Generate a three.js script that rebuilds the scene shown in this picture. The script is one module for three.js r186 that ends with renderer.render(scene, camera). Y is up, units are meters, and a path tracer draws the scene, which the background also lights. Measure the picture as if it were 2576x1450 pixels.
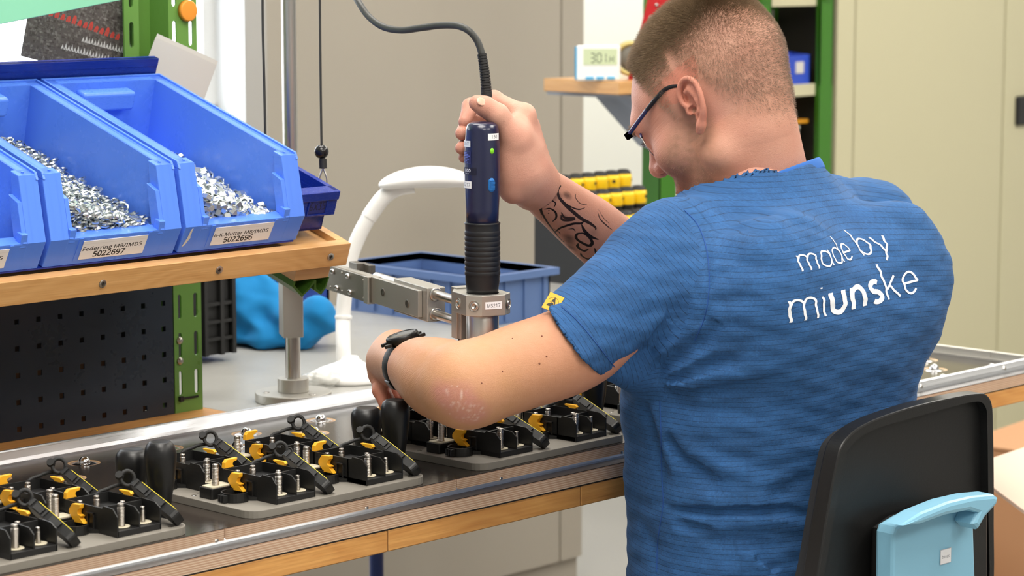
import * as THREE from 'three';
import { RoundedBoxGeometry } from 'three/addons/geometries/RoundedBoxGeometry.js';
import { mergeGeometries, mergeVertices, toCreasedNormals } from 'three/addons/utils/BufferGeometryUtils.js';
import { RectAreaLightUniformsLib } from 'three/addons/lights/RectAreaLightUniformsLib.js';

// ───────── camera, sky, exposure ─────────
const scene = new THREE.Scene();
const V = (x, y, z) => new THREE.Vector3(x, y, z);
const FOCAL = 6350, YAW = 46.5 * Math.PI / 180, PITCH = Math.atan(850 / FOCAL);   // telephoto portrait lens
const camera = new THREE.PerspectiveCamera(2 * Math.atan(725 / FOCAL) * 180 / Math.PI, 2576 / 1450, 0.1, 60);
const FWD = V(Math.sin(YAW) * Math.cos(PITCH), -Math.sin(PITCH), -Math.cos(YAW) * Math.cos(PITCH));
const RIGHT = V(Math.cos(YAW), 0, Math.sin(YAW)), UPV = V().crossVectors(RIGHT, FWD);
const EYE = V(0, 1.5, 0);
camera.position.copy(EYE); camera.lookAt(EYE.clone().add(FWD));
camera.focus = 2.98; camera.userData.fStop = 9;
const renderer = new THREE.WebGLRenderer({ antialias: true });
renderer.toneMapping = THREE.LinearToneMapping;
renderer.toneMappingExposure = 1.8;
renderer.shadowMap.enabled = true;
RectAreaLightUniformsLib.init();
scene.background = new THREE.Color(0.95, 1.0, 1.05); scene.backgroundIntensity = 3.2;   // overcast daylight outside the windows
// large ceiling panels are built in the room section (fluorescent fittings)
const LIGHT_PANELS = [[1.2, -1.4, 5.2], [2.6, -3.0, 3.2], [3.8, -0.6, 5.2], [0.4, 0.9, 4.4], [5.6, -2.2, 6.0], [2.4, 1.4, 4.4], [6.4, -4.5, 8]];   // x, z, radiance

// ───────── helpers ─────────
let seed = 12345;
const rnd = () => { seed = (seed * 1664525 + 1013904223) >>> 0; return seed / 4294967296; };
const rr = (a, b) => a + (b - a) * rnd();
const at = (px, py, d) => EYE.clone().addScaledVector(FWD, d).addScaledVector(RIGHT, (px - 1288) / FOCAL * d).addScaledVector(UPV, -(py - 725) / FOCAL * d);
const names = {};
const numbered = (n) => { const k = names[n] = (names[n] ?? -1) + 1; return k ? n + '_' + String(k).padStart(3, '0') : n; };
function tag(o, label, category, group, kind) {
  if (label) o.userData.label = label; if (category) o.userData.category = category;
  if (group) o.userData.group = group; if (kind) o.userData.kind = kind; return o;
}
function thing(name, label, category, pos = [0, 0, 0], turn = 0, group) {
  const o = new THREE.Group(); o.name = numbered(name); o.position.set(...pos); o.rotation.y = turn; scene.add(o);
  return tag(o, label, category, group);
}
function part(name, geo, m, parent, label) {
  const o = new THREE.Mesh(Array.isArray(geo) ? merge(geo) : geo, m); o.name = name; o.castShadow = o.receiveShadow = true;
  if (label) o.userData.label = label; if (parent) parent.add(o); return o;
}
function solo(name, geo, m, label, category, group) { const o = part(numbered(name), geo, m, scene); return tag(o, label, category, group); }
function struct(name, geo, m) { const o = part(name, geo, m, scene); o.userData.kind = 'structure'; return o; }
function dup(root, label, pos, turn) {
  const c = root.clone(); c.name = numbered(root.name.replace(/_\d{3}$/, '')); c.userData = { ...root.userData, label: label ?? root.userData.label }; scene.add(c);
  if (pos) c.position.set(...pos); if (turn !== undefined) c.rotation.y = turn; return c;
}
function norm(g) {   // same attributes everywhere so that geometries can be merged
  if (!g.attributes.normal) g.computeVertexNormals();
  if (!g.attributes.uv) g.setAttribute('uv', new THREE.BufferAttribute(new Float32Array(g.attributes.position.count * 2), 2));
  for (const k of Object.keys(g.attributes)) if (!['position', 'normal', 'uv'].includes(k)) g.deleteAttribute(k);
  return g.index ? g.toNonIndexed() : g;
}
const merge = (list) => list.length === 1 ? list[0] : mergeGeometries(list.map(norm), false);
function boxUV(g, s = 1, swap = false) {   // uv in metres by the dominant normal
  g = g.index ? g.toNonIndexed() : g; const p = g.attributes.position, n = g.attributes.normal, uv = new Float32Array(p.count * 2);
  for (let i = 0; i < p.count; i++) {
    const ax = Math.abs(n.getX(i)), ay = Math.abs(n.getY(i)), az = Math.abs(n.getZ(i)), x = p.getX(i), y = p.getY(i), z = p.getZ(i);
    let u, v; if (ay >= ax && ay >= az) { u = x; v = z; } else if (az >= ax) { u = x; v = y; } else { u = z; v = y; }
    uv[2 * i] = (swap ? v : u) * s; uv[2 * i + 1] = (swap ? u : v) * s;
  }
  g.setAttribute('uv', new THREE.BufferAttribute(uv, 2)); return g;
}
const mv = (g, x, y, z) => g.translate(x, y, z);
const bx = (w, h, d, x = 0, y = 0, z = 0, r = 0, seg = 2) => (r ? new RoundedBoxGeometry(w, h, d, seg, r) : new THREE.BoxGeometry(w, h, d)).translate(x, y, z);
const bb = (x0, x1, y0, y1, z0, z1, r = 0, seg = 2) => bx(x1 - x0, y1 - y0, z1 - z0, (x0 + x1) / 2, (y0 + y1) / 2, (z0 + z1) / 2, r, seg);   // box from its bounds
const cy = (r0, r1, h, x = 0, y = 0, z = 0, n = 24) => new THREE.CylinderGeometry(r1, r0, h, n).translate(x, y + h / 2, z);                 // r0 at the bottom, base at y
const lathe = (pts, n = 28) => new THREE.LatheGeometry(pts.map((p) => new THREE.Vector2(p[0], p[1])), n);
const tube = (pts, r, n = 40, m = 10, closed = false) => new THREE.TubeGeometry(new THREE.CatmullRomCurve3(pts, closed), n, r, m, closed);
function shapeOf(pts) { const s = new THREE.Shape(); pts.forEach((p, i) => (i ? s.lineTo(p[0], p[1]) : s.moveTo(p[0], p[1]))); return s; }
function extr(pts, depth, bevel = 0, holes = []) {   // outline in xy, from z = 0 to depth
  const s = pts instanceof THREE.Shape ? pts : shapeOf(pts); for (const h of holes) s.holes.push(h instanceof THREE.Path ? h : shapeOf(h));
  return new THREE.ExtrudeGeometry(s, { depth: depth - 2 * bevel, bevelEnabled: bevel > 0, bevelThickness: bevel, bevelSize: bevel, bevelOffset: -bevel, bevelSegments: 2, curveSegments: 10 }).translate(0, 0, bevel);
}
const extrX = (zy, x0, x1, bevel = 0, holes = []) => extr(zy.map(([z, y]) => [-z, y]), x1 - x0, bevel, holes.map((h) => h.map(([z, y]) => [-z, y]))).rotateY(Math.PI / 2).translate(x0, 0, 0);   // outline in (z, y), along x
const extrY = (xz, y0, y1, bevel = 0, holes = []) => extr(xz.map(([x, z]) => [x, -z]), y1 - y0, bevel, holes.map((h) => h.map(([x, z]) => [x, -z]))).rotateX(-Math.PI / 2).translate(0, y0, 0);   // outline in (x, z), upwards
function roundRect(x0, x1, y0, y1, r, n = 6) {
  const out = [], c = [[x1 - r, y1 - r, 0], [x0 + r, y1 - r, 1], [x0 + r, y0 + r, 2], [x1 - r, y0 + r, 3]];
  for (const [cx, cyy, q] of c) for (let i = 0; i <= n; i++) { const a = (q + i / n) * Math.PI / 2; out.push([cx + r * Math.cos(a), cyy + r * Math.sin(a)]); }
  return out;
}
const circ = (x, y, r, n = 24) => Array.from({ length: n }, (_, i) => [x + r * Math.cos(2 * Math.PI * i / n), y + r * Math.sin(2 * Math.PI * i / n)]);
function along(g, a, b) {   // a geometry built along +y from the origin, laid from a towards b
  const q = new THREE.Quaternion().setFromUnitVectors(V(0, 1, 0), b.clone().sub(a).normalize()); return g.applyQuaternion(q).translate(a.x, a.y, a.z);
}
const rod = (a, b, r, n = 16) => along(cy(r, r, a.distanceTo(b), 0, 0, 0, n), a, b);

// ───────── textures ─────────
const hash = (x, y, s) => { let h = (x * 374761393 + y * 668265263 + s * 1274126177) | 0; h = Math.imul(h ^ (h >>> 13), 1274126177); return ((h ^ (h >>> 16)) >>> 0) / 4294967296; };
function vnoise(x, y, px, py, s) {   // tileable value noise with periods px, py
  const x0 = Math.floor(x), y0 = Math.floor(y), fx = x - x0, fy = y - y0, u = fx * fx * (3 - 2 * fx), v = fy * fy * (3 - 2 * fy), m = (a, n) => ((a % n) + n) % n;
  const a = hash(m(x0, px), m(y0, py), s), b = hash(m(x0 + 1, px), m(y0, py), s), c = hash(m(x0, px), m(y0 + 1, py), s), d = hash(m(x0 + 1, px), m(y0 + 1, py), s);
  return a + (b - a) * u + (c - a) * v + (a - b - c + d) * u * v;
}
function fbm(u, v, fx, fy, s, o = 4) { let t = 0, a = 0.5, n = 0; for (let i = 0; i < o; i++) { t += a * vnoise(u * fx, v * fy, fx, fy, s + i); n += a; a *= 0.5; fx *= 2; fy *= 2; } return t / n; }
function tex(w, h, fn, color = true, rep = 1, repY = rep) {
  const data = new Uint8Array(w * h * 4);
  for (let j = 0; j < h; j++) for (let i = 0; i < w; i++) { const c = fn((i + 0.5) / w, (j + 0.5) / h), k = (j * w + i) * 4; for (let q = 0; q < 3; q++) data[k + q] = Math.max(0, Math.min(255, c[q] ?? c[0])); data[k + 3] = 255; }
  const t = new THREE.DataTexture(data, w, h); t.wrapS = t.wrapT = THREE.RepeatWrapping; t.magFilter = THREE.LinearFilter; if (color) t.colorSpace = THREE.SRGBColorSpace;
  t.repeat.set(rep, repY); t.needsUpdate = true; return t;
}
const mix = (a, b, t) => a.map((x, i) => x + (b[i] - x) * t);
const mat = (color, roughness = 0.5, metalness = 0, more = {}) => new THREE.MeshPhysicalMaterial({ color, roughness, metalness, ...more });
function woodMap(a, b, s, freq = 26) {   // grain runs along u; one tile is 0.5 m by 0.25 m
  return tex(512, 512, (u, v) => { const w = fbm(u, v, 3, 6, s, 3); const g = 0.5 + 0.5 * Math.sin((v * freq + w * 5) * 2 * Math.PI / 1); const f = fbm(u, v, 6, 90, s + 9, 3), k = fbm(u, v, 2, 3, s + 5, 3); return mix(a, b, Math.min(1, 0.3 * g + 0.45 * f + 0.35 * k)).map((x) => x); }, true, 2, 4);
}
const grainBump = tex(512, 512, (u, v) => { const f = fbm(u, v, 8, 120, 3, 3); return [255 * f, 255 * f, 255 * f]; }, false, 2, 4);
const fineBump = tex(256, 256, (u, v) => { const f = fbm(u, v, 64, 64, 7, 3); return [255 * f, 255 * f, 255 * f]; }, false, 12);
const smudge = tex(512, 512, (u, v) => { const f = 0.75 * fbm(u, v, 5, 5, 17, 5) + 0.25 * fbm(u, v, 60, 60, 31, 2); const k = 150 + 105 * f; return [k, k, k]; }, false, 3);
const brushed = tex(512, 256, (u, v) => { const f = 0.6 * fbm(u, v, 3, 110, 23, 3) + 0.4 * fbm(u, v, 4, 6, 41, 4); const k = 90 + 150 * f; return [k, k, k]; }, false, 2, 12);
const plyMap = tex(64, 512, (u, v) => { const n = 12, k = Math.floor(v * n), f = v * n - k, odd = k % 2; const base = odd ? [186, 148, 122] : [214, 188, 162]; const line = f < 0.12 ? 0.72 : 1, g = 0.86 + 0.24 * fbm(u, v, 6, 80, 5, 3); return base.map((x) => x * line * g); }, true, 6, 1);

// ───────── materials ─────────
const M = {
  beech: mat('#ffffff', 0.38, 0, { map: woodMap([230, 182, 122], [204, 150, 90], 1, 9), bumpMap: grainBump, bumpScale: 0.00015, clearcoat: 0.25, clearcoatRoughness: 0.35 }),
  pine: mat('#ffffff', 0.55, 0, { map: woodMap([236, 200, 152], [206, 158, 104], 4, 14), bumpMap: grainBump, bumpScale: 0.0002 }),
  beam: mat('#ffffff', 0.5, 0, { map: woodMap([222, 168, 98], [190, 130, 66], 6, 7), bumpMap: grainBump, bumpScale: 0.0003, clearcoat: 0.15, clearcoatRoughness: 0.4 }),
  ply: mat('#ffffff', 0.6, 0, { map: plyMap }),
  film: mat('#37312c', 0.2, 0, { roughnessMap: smudge, bumpMap: fineBump, bumpScale: 0.00004, specularIntensity: 0.9 }),
  pvc: mat('#847f76', 0.55, 0, { bumpMap: fineBump, bumpScale: 0.00006 }),
  alu: mat('#e0e2e6', 0.5, .9, { roughnessMap: brushed }),
  aluMatte: mat('#b9b6ae', 0.42, 0.75, { bumpMap: fineBump, bumpScale: 0.00003 }),
  steel: mat('#c2beb8', 0.28, 1),
  stud: mat('#bdb6ae', 0.3, 1),
  chrome: mat('#d9d9da', 0.12, 1),
  zinc: mat('#cdd3d3', 0.32, 1),
  black: mat('#161616', 0.42, 0, { bumpMap: fineBump, bumpScale: 0.00008 }),
  blackSoft: mat('#1b1b1b', 0.6),
  knob: mat('#151516', 0.34, 0, { bumpMap: grainBump, bumpScale: 0.00004 }),
  yellow: mat('#f8b427', 0.45), seal: mat('#f2dc3c', 0.5), pad: mat('#cfc6ad', 0.6),
  bin: mat('#5b8bf3', 0.36, 0, { roughnessMap: smudge, specularIntensity: 0.7 }),
  binDark: mat('#17308f', 0.34, 0, { roughnessMap: smudge }),
  crate: mat('#56709f', 0.45, 0, {}),
  paper: mat('#d5d2cd', 0.8), white: mat('#f2f1ee', 0.4),
  green: mat('#6c9a48', 0.4, 0, { roughnessMap: smudge }), greenDeep: mat('#3c7a1c', 0.4),
  grey: mat('#aaa396', 0.55), cream: mat('#cec9a8', 0.55), creamWall: mat('#d2cab2', 0.8), wall: mat('#e9ebec', 0.85),
  peg: mat('#28323f', 0.38, 0.1, { roughnessMap: smudge }),
  desk: mat('#a3a29d', 0.45, 0, { roughnessMap: smudge }),
  cord: mat('#2a2a28', 0.55), cable: mat('#3a3b38', 0.5),
  tool: mat('#161a3c', 0.28, 0, { clearcoat: 0.4, clearcoatRoughness: 0.15 }),
  ink: mat('#101010', 0.6), card: mat('#b98a63', 0.8), cardPale: mat('#e3cdbb', 0.85),
  blueCloth: mat('#0e78b4', 0.95, 0, { sheen: 0.6, sheenRoughness: 0.6, sheenColor: new THREE.Color('#5ab6ea') }),
  floor: mat('#8f8c86', 0.5), ceiling: mat('#efefec', 0.9),
};
function canvasTex(w, h, draw) {
  const c = document.createElement('canvas'); c.width = w; c.height = h; const g = c.getContext('2d'); draw(g, w, h);
  const t = new THREE.CanvasTexture(c); t.colorSpace = THREE.SRGBColorSpace; t.magFilter = THREE.LinearFilter; return t;
}
function printed(w, h, ppm, draw, rough = 0.6) {   // a flat printed sheet in the xy plane, centred, facing +z; ppm = pixels per metre
  const t = canvasTex(Math.round(w * ppm), Math.round(h * ppm), draw); return [new THREE.PlaneGeometry(w, h), mat('#ffffff', rough, 0, { map: t })];
}
function label3(w, h, d, ppm, draw) {   // a thin printed label with thickness: uv only on its front
  const g = new THREE.BoxGeometry(w, h, d), t = canvasTex(Math.round(w * ppm), Math.round(h * ppm), draw), uv = g.attributes.uv;
  for (let i = 0; i < uv.count; i++) if (!(i >= 16 && i < 20)) uv.setXY(i, 0.01, 0.01);
  return [g, mat('#ffffff', 0.6, 0, { map: t })];
}

// ───────── room ─────────
const X0 = -3, X1 = 9, Z0 = -5.6, Z1 = 4, H = 3.1;
struct('floor', bb(X0 - .2, X1 + .2, -.2, 0, Z0 - .2, Z1 + .2), M.floor);
struct('ceiling', bb(X0 - .2, X1 + .2, H, H + .2, Z0 - .2, Z1 + .2), M.ceiling);
struct('wall_left', bb(X0 - .2, X0, 0, H, Z0, Z1), M.wall);
struct('wall_right', bb(X1, X1 + .2, 0, H, Z0, Z1), M.wall);
struct('wall_front', bb(X0 - .2, X1 + .2, 0, H, Z1, Z1 + .2), M.wall);
const WIN = [[0.2, 2.2], [2.5, 4.78]], SILL = 1.0, HEAD = 2.7;
struct('wall_back', [bb(X0 - .2, X1 + .2, 0, SILL, Z0 - .25, Z0), bb(X0 - .2, X1 + .2, HEAD, H, Z0 - .25, Z0), bb(X0 - .2, WIN[0][0], SILL, HEAD, Z0 - .25, Z0), bb(WIN[0][1], WIN[1][0], SILL, HEAD, Z0 - .25, Z0), bb(WIN[1][1], X1 + .2, SILL, HEAD, Z0 - .25, Z0)], M.wall);
const glass = mat('#ffffff', 0, 0, { transmission: 1, thickness: 0, ior: 1.45, transparent: true });
WIN.forEach(([a, b], i) => {
  const w = new THREE.Group(); w.name = 'window_' + (i + 1); w.userData.kind = 'structure'; scene.add(w);
  const f = .05, z0 = Z0 - .2, z1 = Z0 - .13;
  part('frame', [bb(a, b, SILL, SILL + f, z0, z1), bb(a, b, HEAD - f, HEAD, z0, z1), bb(a, a + f, SILL, HEAD, z0, z1), bb(b - f, b, SILL, HEAD, z0, z1)], M.white, w);
  part('pane', bb(a + f, b - f, SILL + f, HEAD - f, Z0 - .17, Z0 - .16), glass, w);
});
LIGHT_PANELS.forEach(([x, z, e], i) => {
  const t = thing('ceiling_light', 'long fluorescent ceiling panel with white frame, number ' + (i + 1) + ' of the ceiling lights', 'ceiling light', [x, H, z]);
  t.userData.label = ['square white ceiling panel light left of the bench', 'square white ceiling panel light above the rear desk', 'square white ceiling panel light above the seated worker', 'square white ceiling panel light beside the camera', 'square white ceiling panel light by the steel cabinet', 'square white ceiling panel light behind the chair', 'square white ceiling panel light in the far corner'][i];
  part('frame', extrY(roundRect(-.66, .66, -.66, .66, .01, 1), -.05, -.004, 0, [roundRect(-.61, .61, -.61, .61, .01, 1)]), M.white, t);
  part('diffuser', bx(1.22, .012, 1.22, 0, -.02, 0), mat('#ffffff', .8, 0, { emissive: '#fffaf2', emissiveIntensity: 1.6 }), t);
  const l = new THREE.RectAreaLight('#fff9f0', e, 1.2, 1.2); l.name = 'light'; l.position.set(0, -.055, 0); l.rotation.x = -Math.PI / 2; t.add(l);
});

// grey partition behind the desk and white wall beyond it
struct('wall_partition', [bb(3.43, 4.325, .06, 2.5, -4.02, -3.95), bb(4.331, 4.405, .06, 2.5, -4.02, -3.95), bb(4.325, 4.331, .06, 2.5, -4.02, -3.956), bb(3.43, 4.405, 0, .06, -4.01, -3.965)], M.grey);

// beige steel cabinet on the right
{
  const t = thing('steel_cabinet', 'tall beige steel cabinet with black recessed handle, right of the green shelving', 'cabinet', [5.40, 0, -3.95]);
  part('carcass', [bb(0, .075, 0, 2.2, -.45, 0), bb(.075, 1.9, 0, .06, -.45, -.02), bb(.075, 1.9, 2.14, 2.2, -.45, -.02), bb(1.84, 1.9, 0, 2.2, -.45, 0), bb(.05, 1.9, 0, 2.2, -.45, -.40)], M.cream, t);
  const d1 = part('door', bb(.083, .800, .07, 2.13, -.02, 0, .004, 1), M.cream, t), d2 = part('door', bb(.808, 1.835, .07, 2.13, -.02, 0, .004, 1), M.cream, t);
  part('handle', bb(.862, .93, 1.00, 1.085, -.002, .012, .012, 3), M.black, d2, 'black recessed handle');
}

// green shelving with bins behind the worker's head
{
  const t = thing('shelving_unit', 'green steel shelving with cream shelves, seen behind the head', 'shelf', [5.06, 0, -3.95]);
  const post = (x, z) => { const g = merge([bb(x, x + .058, 0, 2.3, z - .004, z), bb(x, x + .004, 0, 2.3, z - .012, z), bb(x + .054, x + .058, 0, 2.3, z - .012, z), bb(x + .012, x + .046, 1.37, 1.41, z - .001, z + .004), bb(x + .012, x + .046, 1.55, 1.59, z - .001, z + .004)]); return part('post', g, M.greenDeep, t); };
  post(0, 0); post(.264, 0); post(0, -.18); post(.264, -.18);
  for (const y of [.55, .90, 1.126, 1.358, 1.62]) part('shelf_board', bb(.005, .262, y, y + .03, -.195, -.012), M.cream, t);
  part('back_panel', bb(.004, .318, 0, 2.3, -.21, -.198), mat('#3a372f', .8), t);
  part('side_panel', bb(.318, .322, 0, 2.3, -.198, -.05), mat('#3a372f', .8), t);
  part('side_panel', bb(0, .004, 0, 2.3, -.198, -.05), mat('#3a372f', .8), t);
  const bin = thing('storage_bin', 'royal blue bin with white tag on the shelf beside the head', 'bin', [5.185, 1.156, -3.972]);
  const bl = mat('#2f4fc4', .4);
  part('body', [extrX([[0, 0], [0, .075], [-.01, .076], [-.01, .006], [-.06, .006], [-.06, .08], [-.066, .08], [-.066, 0]], 0, .13), extrX([[0, 0], [0, .075], [-.066, .08], [-.066, 0]], 0, .006), extrX([[0, 0], [0, .075], [-.066, .08], [-.066, 0]], .124, .13)], bl, bin);
  part('tag', bb(.065, .098, .028, .058, 0, .002), M.paper, bin);
  const bin2 = thing('storage_bin', 'dark blue bin standing behind the tagged bin on the shelf', 'bin', [5.15, 1.156, -4.045]);
  part('body', [extrX([[0, 0], [0, .14], [-.03, .15], [-.09, .15], [-.09, 0]], 0, .004), extrX([[0, 0], [0, .14], [-.03, .15], [-.09, .15], [-.09, 0]], .076, .08), bb(0, .08, 0, .006, -.09, 0), bb(0, .08, 0, .14, -.006, 0), bb(0, .08, 0, .15, -.09, -.084)], mat('#1c3a9e', .35), bin2);
  const jar = thing('bottle', 'brown bottle with pale cap on the upper shelf', 'bottle', [5.28, 1.156, -4.09]);
  part('body', lathe([[0, 0], [.032, 0], [.034, .01], [.034, .11], [.03, .13], [.014, .15], [.014, .165], [0, .165]], 20), mat('#5b3a26', .3), jar); part('cap', lathe([[0, .16], [.017, .16], [.017, .19], [0, .192]], 16), M.paper, jar);
  const tub = thing('tub', 'white tub on the lower shelf behind the neck', 'tub', [5.25, .93, -4.02]);
  part('body', lathe([[0, 0], [.045, 0], [.05, .10], [.05, .105], [.046, .105], [.042, .006], [0, .006]], 24), M.paper, tub); part('lid', lathe([[.0, .105], [.052, .105], [.052, .118], [0, .12]], 24), mat('#d8d3c6', .5), tub);
  const amber = thing('tray', 'flat amber yellow tray laid across the lower shelf opening', 'tray', [5.07, 1.05, -3.975]);
  part('body', [bb(0, .245, 0, .004, -.16, .0), bb(0, .245, 0, .013, -.004, 0), bb(0, .245, 0, .013, -.16, -.156), bb(0, .004, 0, .013, -.16, 0), bb(.241, .245, 0, .013, -.16, 0)], mat('#d9961e', .5), amber);
  const tq = thing('storage_bin', 'turquoise blue bin on the bottom shelf behind the collar', 'bin', [5.11, .58, -3.98]);
  part('body', [bb(0, .2, 0, .006, -.15, 0), bb(0, .2, 0, .26, -.006, 0), bb(0, .2, 0, .3, -.15, -.144), bb(0, .006, 0, .28, -.15, 0), bb(.194, .2, 0, .28, -.15, 0)], mat('#1f8fcf', .45), tq);
}

// green post with wooden shelf, timer, tape dispenser
{
  const t = thing('workstation_post', 'dark green slotted steel post behind the chin', 'post', [3.975, 0, -3.35]);
  part('upright', [bb(0, .004, 0, 2.3, -.05, 0), bb(.0, .05, 0, 2.3, -.004, 0), bb(.046, .05, 0, 2.3, -.05, 0)], M.greenDeep, t);
  part('bracket', [extrX([[.05, 1.212], [-.19, 1.212], [-.05, 1.10], [.05, 1.08]].map(([z, y]) => [z, y]), -.012, -.008), bb(-.14, .0, 1.205, 1.212, -.19, .05)], mat('#9da3ad', .5, .3), t);
  const b = thing('wall_shelf', 'small honey coloured wooden shelf carrying the white timer', 'shelf', [0, 0, 0]);
  part('board', boxUV(bb(3.781, 4.03, 1.2155, 1.2415, -3.50, -3.295, .002, 1)), M.beech, b);
  const g = extrX([[-3.30, 1.2155], [-3.44, 1.2155], [-3.30, 1.15]], 3.895, 3.90); part('bracket', [g, bb(3.84, 4.0, 1.209, 1.2155, -3.46, -3.30)], mat('#9da3ad', .5, .3), b, 'grey triangular bracket');
  const tm = thing('timer', 'white digital timer with three blue buttons reading 30 1H', 'timer', [3.758 + .022, 1.2415, -3.350], -YAW + .12);
  part('case', bx(.088, .071, .012, 0, .0357, 0, .004, 2), mat('#f6f7f6', .4), tm);
  part('side_trim', bx(.004, .066, .011, -.0445, .0355, -.002, .001, 1), mat('#2ba3d4', .4), tm);
  const [sg, sm] = label3(.068, .032, .001, 6000, (c, w, h) => {
    c.fillStyle = '#cfdcb4'; c.fillRect(0, 0, w, h); c.fillStyle = '#3d4a39';
    const segs = { 3: 'abgcd', 0: 'abcdef', 1: 'bc', H: 'bcefg' };
    const digit = (ch, x, y, dw, dh) => { const k = dw * .2; for (const s of segs[ch]) { const R = { a: [k, 0, dw - 2 * k, k], g: [k, dh / 2 - k / 2, dw - 2 * k, k], d: [k, dh - k, dw - 2 * k, k], f: [0, k, k, dh / 2 - k * 1.5], b: [dw - k, k, k, dh / 2 - k * 1.5], e: [0, dh / 2 + k / 2, k, dh / 2 - k * 1.5], c: [dw - k, dh / 2 + k / 2, k, dh / 2 - k * 1.5] }[s]; c.fillRect(x + R[0], y + R[1], R[2], R[3]); } };
    digit('3', w * .20, h * .25, w * .15, h * .62); digit('0', w * .39, h * .25, w * .15, h * .62); digit('1', w * .56, h * .25, w * .12, h * .62); digit('H', w * .77, h * .42, w * .13, h * .45); c.fillRect(w * .72, h * .78, 8, 8);
  });
  const sc = part('screen', sg, sm, tm); sc.position.set(.003, .048, .0062);
  for (const x of [-.018, .003, .025]) part('button', bx(.016, .006, .003, x, .006, .0065, .001, 1), mat('#59b7e6', .4), tm);
  const tq0 = at(1586, 128, 5.08), tp = thing('tape_dispenser', 'red tape dispenser standing on the wooden shelf beside the head', 'tape dispenser', [tq0.x, 1.2415, tq0.z], -YAW);
  const plate = [[-.004, .0], [.09, .0], [.12, .15], [.075, .165], [.036, .165], [.012, .06]];
  part('frame', [extr(plate, .002), extr(plate, .002).translate(0, 0, -.03), bb(.0, .08, .0, .02, -.03, .002)], mat('#c01d22', .35), tp);
  for (const [x, y] of [[.040, .125], [.052, .150]]) part('rivet', new THREE.SphereGeometry(.004, 10, 8).translate(x, y, .003), M.steel, tp);
  part('tape_roll', lathe([[.026, -.012], [.036, -.012], [.036, .012], [.026, .012], [.026, -.012]], 28).rotateX(Math.PI / 2).translate(.002, .042, -.014), mat('#d8c77e', .35), tp);
  part('spool', lathe([[.004, -.011], [.025, -.011], [.0255, .011], [.004, .011]], 24).rotateX(Math.PI / 2).translate(.002, .042, -.014), mat('#6f6a5f', .6), tp);
}

// rear desk
{
  const t = thing('rear_desk', 'grey topped desk behind the conveyor bench', 'desk', [0, 0, 0]);
  part('top', extrY([[1.2, -3.345], [3.92, -3.345], [3.92, -2.655], [2.24, -2.655], [2.24, -2.735], [1.2, -2.735]], .832, .862), M.desk, t);
  const leg = (x, z) => part('leg', cy(.012, .012, .832, x, 0, z, 16), mat('#16306e', .4), t);
  const L = at(947, 1400, 4.3); leg(L.x, L.z); leg(1.3, -3.3); leg(3.88, -3.3); leg(3.88, -2.72);
}
// black crate
{
  const t = thing('euro_crate', 'black ribbed plastic crate on the rear desk behind the green post', 'crate', [2.20, .862, -3.36]);
  const w = .345, d = .35, h = .15, k = M.blackSoft;
  part('body', [bb(0.01, w - .01, .012, .02, .01, d - .01), bb(.008, w - .008, .012, h, d - .012, d - .006), bb(.008, w - .008, .012, h, .006, .012), bb(.006, .012, .012, h, .006, d - .006), bb(w - .012, w - .006, .012, h, .006, d - .006)], k, t);
  part('rim', [bb(0, w, h - .018, h, d - .014, d), bb(0, w, h - .018, h, 0, .014), bb(0, .014, h - .018, h, .014, d - .014), bb(w - .014, w, h - .018, h, .014, d - .014)], k, t);
  part('foot', bb(.03, w - .05, 0, .014, .03, d - .03), k, t);
  for (const x of [w - .062, w - .03, w - .006]) part('rib', bb(x - .004, x + .003, .012, h - .014, d - .008, d + .002), k, t);
  for (const y of [.035, .062, .09]) part('rib', bb(w - .062, w - .006, y, y + .005, d - .008, d + .001), k, t);
}
// blue crate at the back of the desk
{
  const t = thing('plastic_crate', 'dusty blue open plastic crate at the back of the rear desk', 'crate', [3.03, .862, -2.955]);
  const w = .205, d = .345, h = .088, m = M.crate, s = .012;
  const side = (x0, x1, z0, z1) => bb(x0, x1, .006, h, z0, z1);
  part('body', [bb(.012, w - .012, 0, .006, -d + .012, -.012), side(s, w - s, -s - .004, -s), side(s, w - s, -d + s, -d + s + .004), side(s, s + .004, -d + s, -s), side(w - s - .004, w - s, -d + s, -s)], m, t);
  part('rim', [bb(0, w, h - .012, h, -.016, 0), bb(0, w, h - .012, h, -d, -d + .016), bb(0, .016, h - .012, h, -d + .016, -.016), bb(w - .016, w, h - .012, h, -d + .016, -.016)], m, t);
  for (let i = 0; i < 7; i++) { const z = -d + .03 + i * (d - .06) / 6; part('rib', bb(s - .004, s, .006, h - .01, z - .002, z + .002), m, t); }
  for (let i = 0; i < 4; i++) { const x = .03 + i * (w - .06) / 3; part('rib', bb(x - .002, x + .002, .006, h - .01, -s, -s + .004), m, t); }
}
{
  const t = thing('plastic_crate', 'navy blue bin on the rear desk beyond the blue cloth', 'crate', [2.655, .862, -3.335]);
  const m = mat('#1d3f92', .4);
  part('body', [bb(0, .2, 0, .006, 0, .2), bb(0, .2, 0, .085, .194, .2), bb(0, .2, 0, .085, 0, .006), bb(0, .006, 0, .085, 0, .2), bb(.194, .2, 0, .085, 0, .2)], m, t);
  part('rim', [bb(-.006, .206, .078, .088, .192, .206), bb(-.006, .206, .078, .088, -.006, .008), bb(-.006, .008, .078, .088, 0, .2), bb(.192, .206, .078, .088, 0, .2)], m, t);
}
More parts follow.
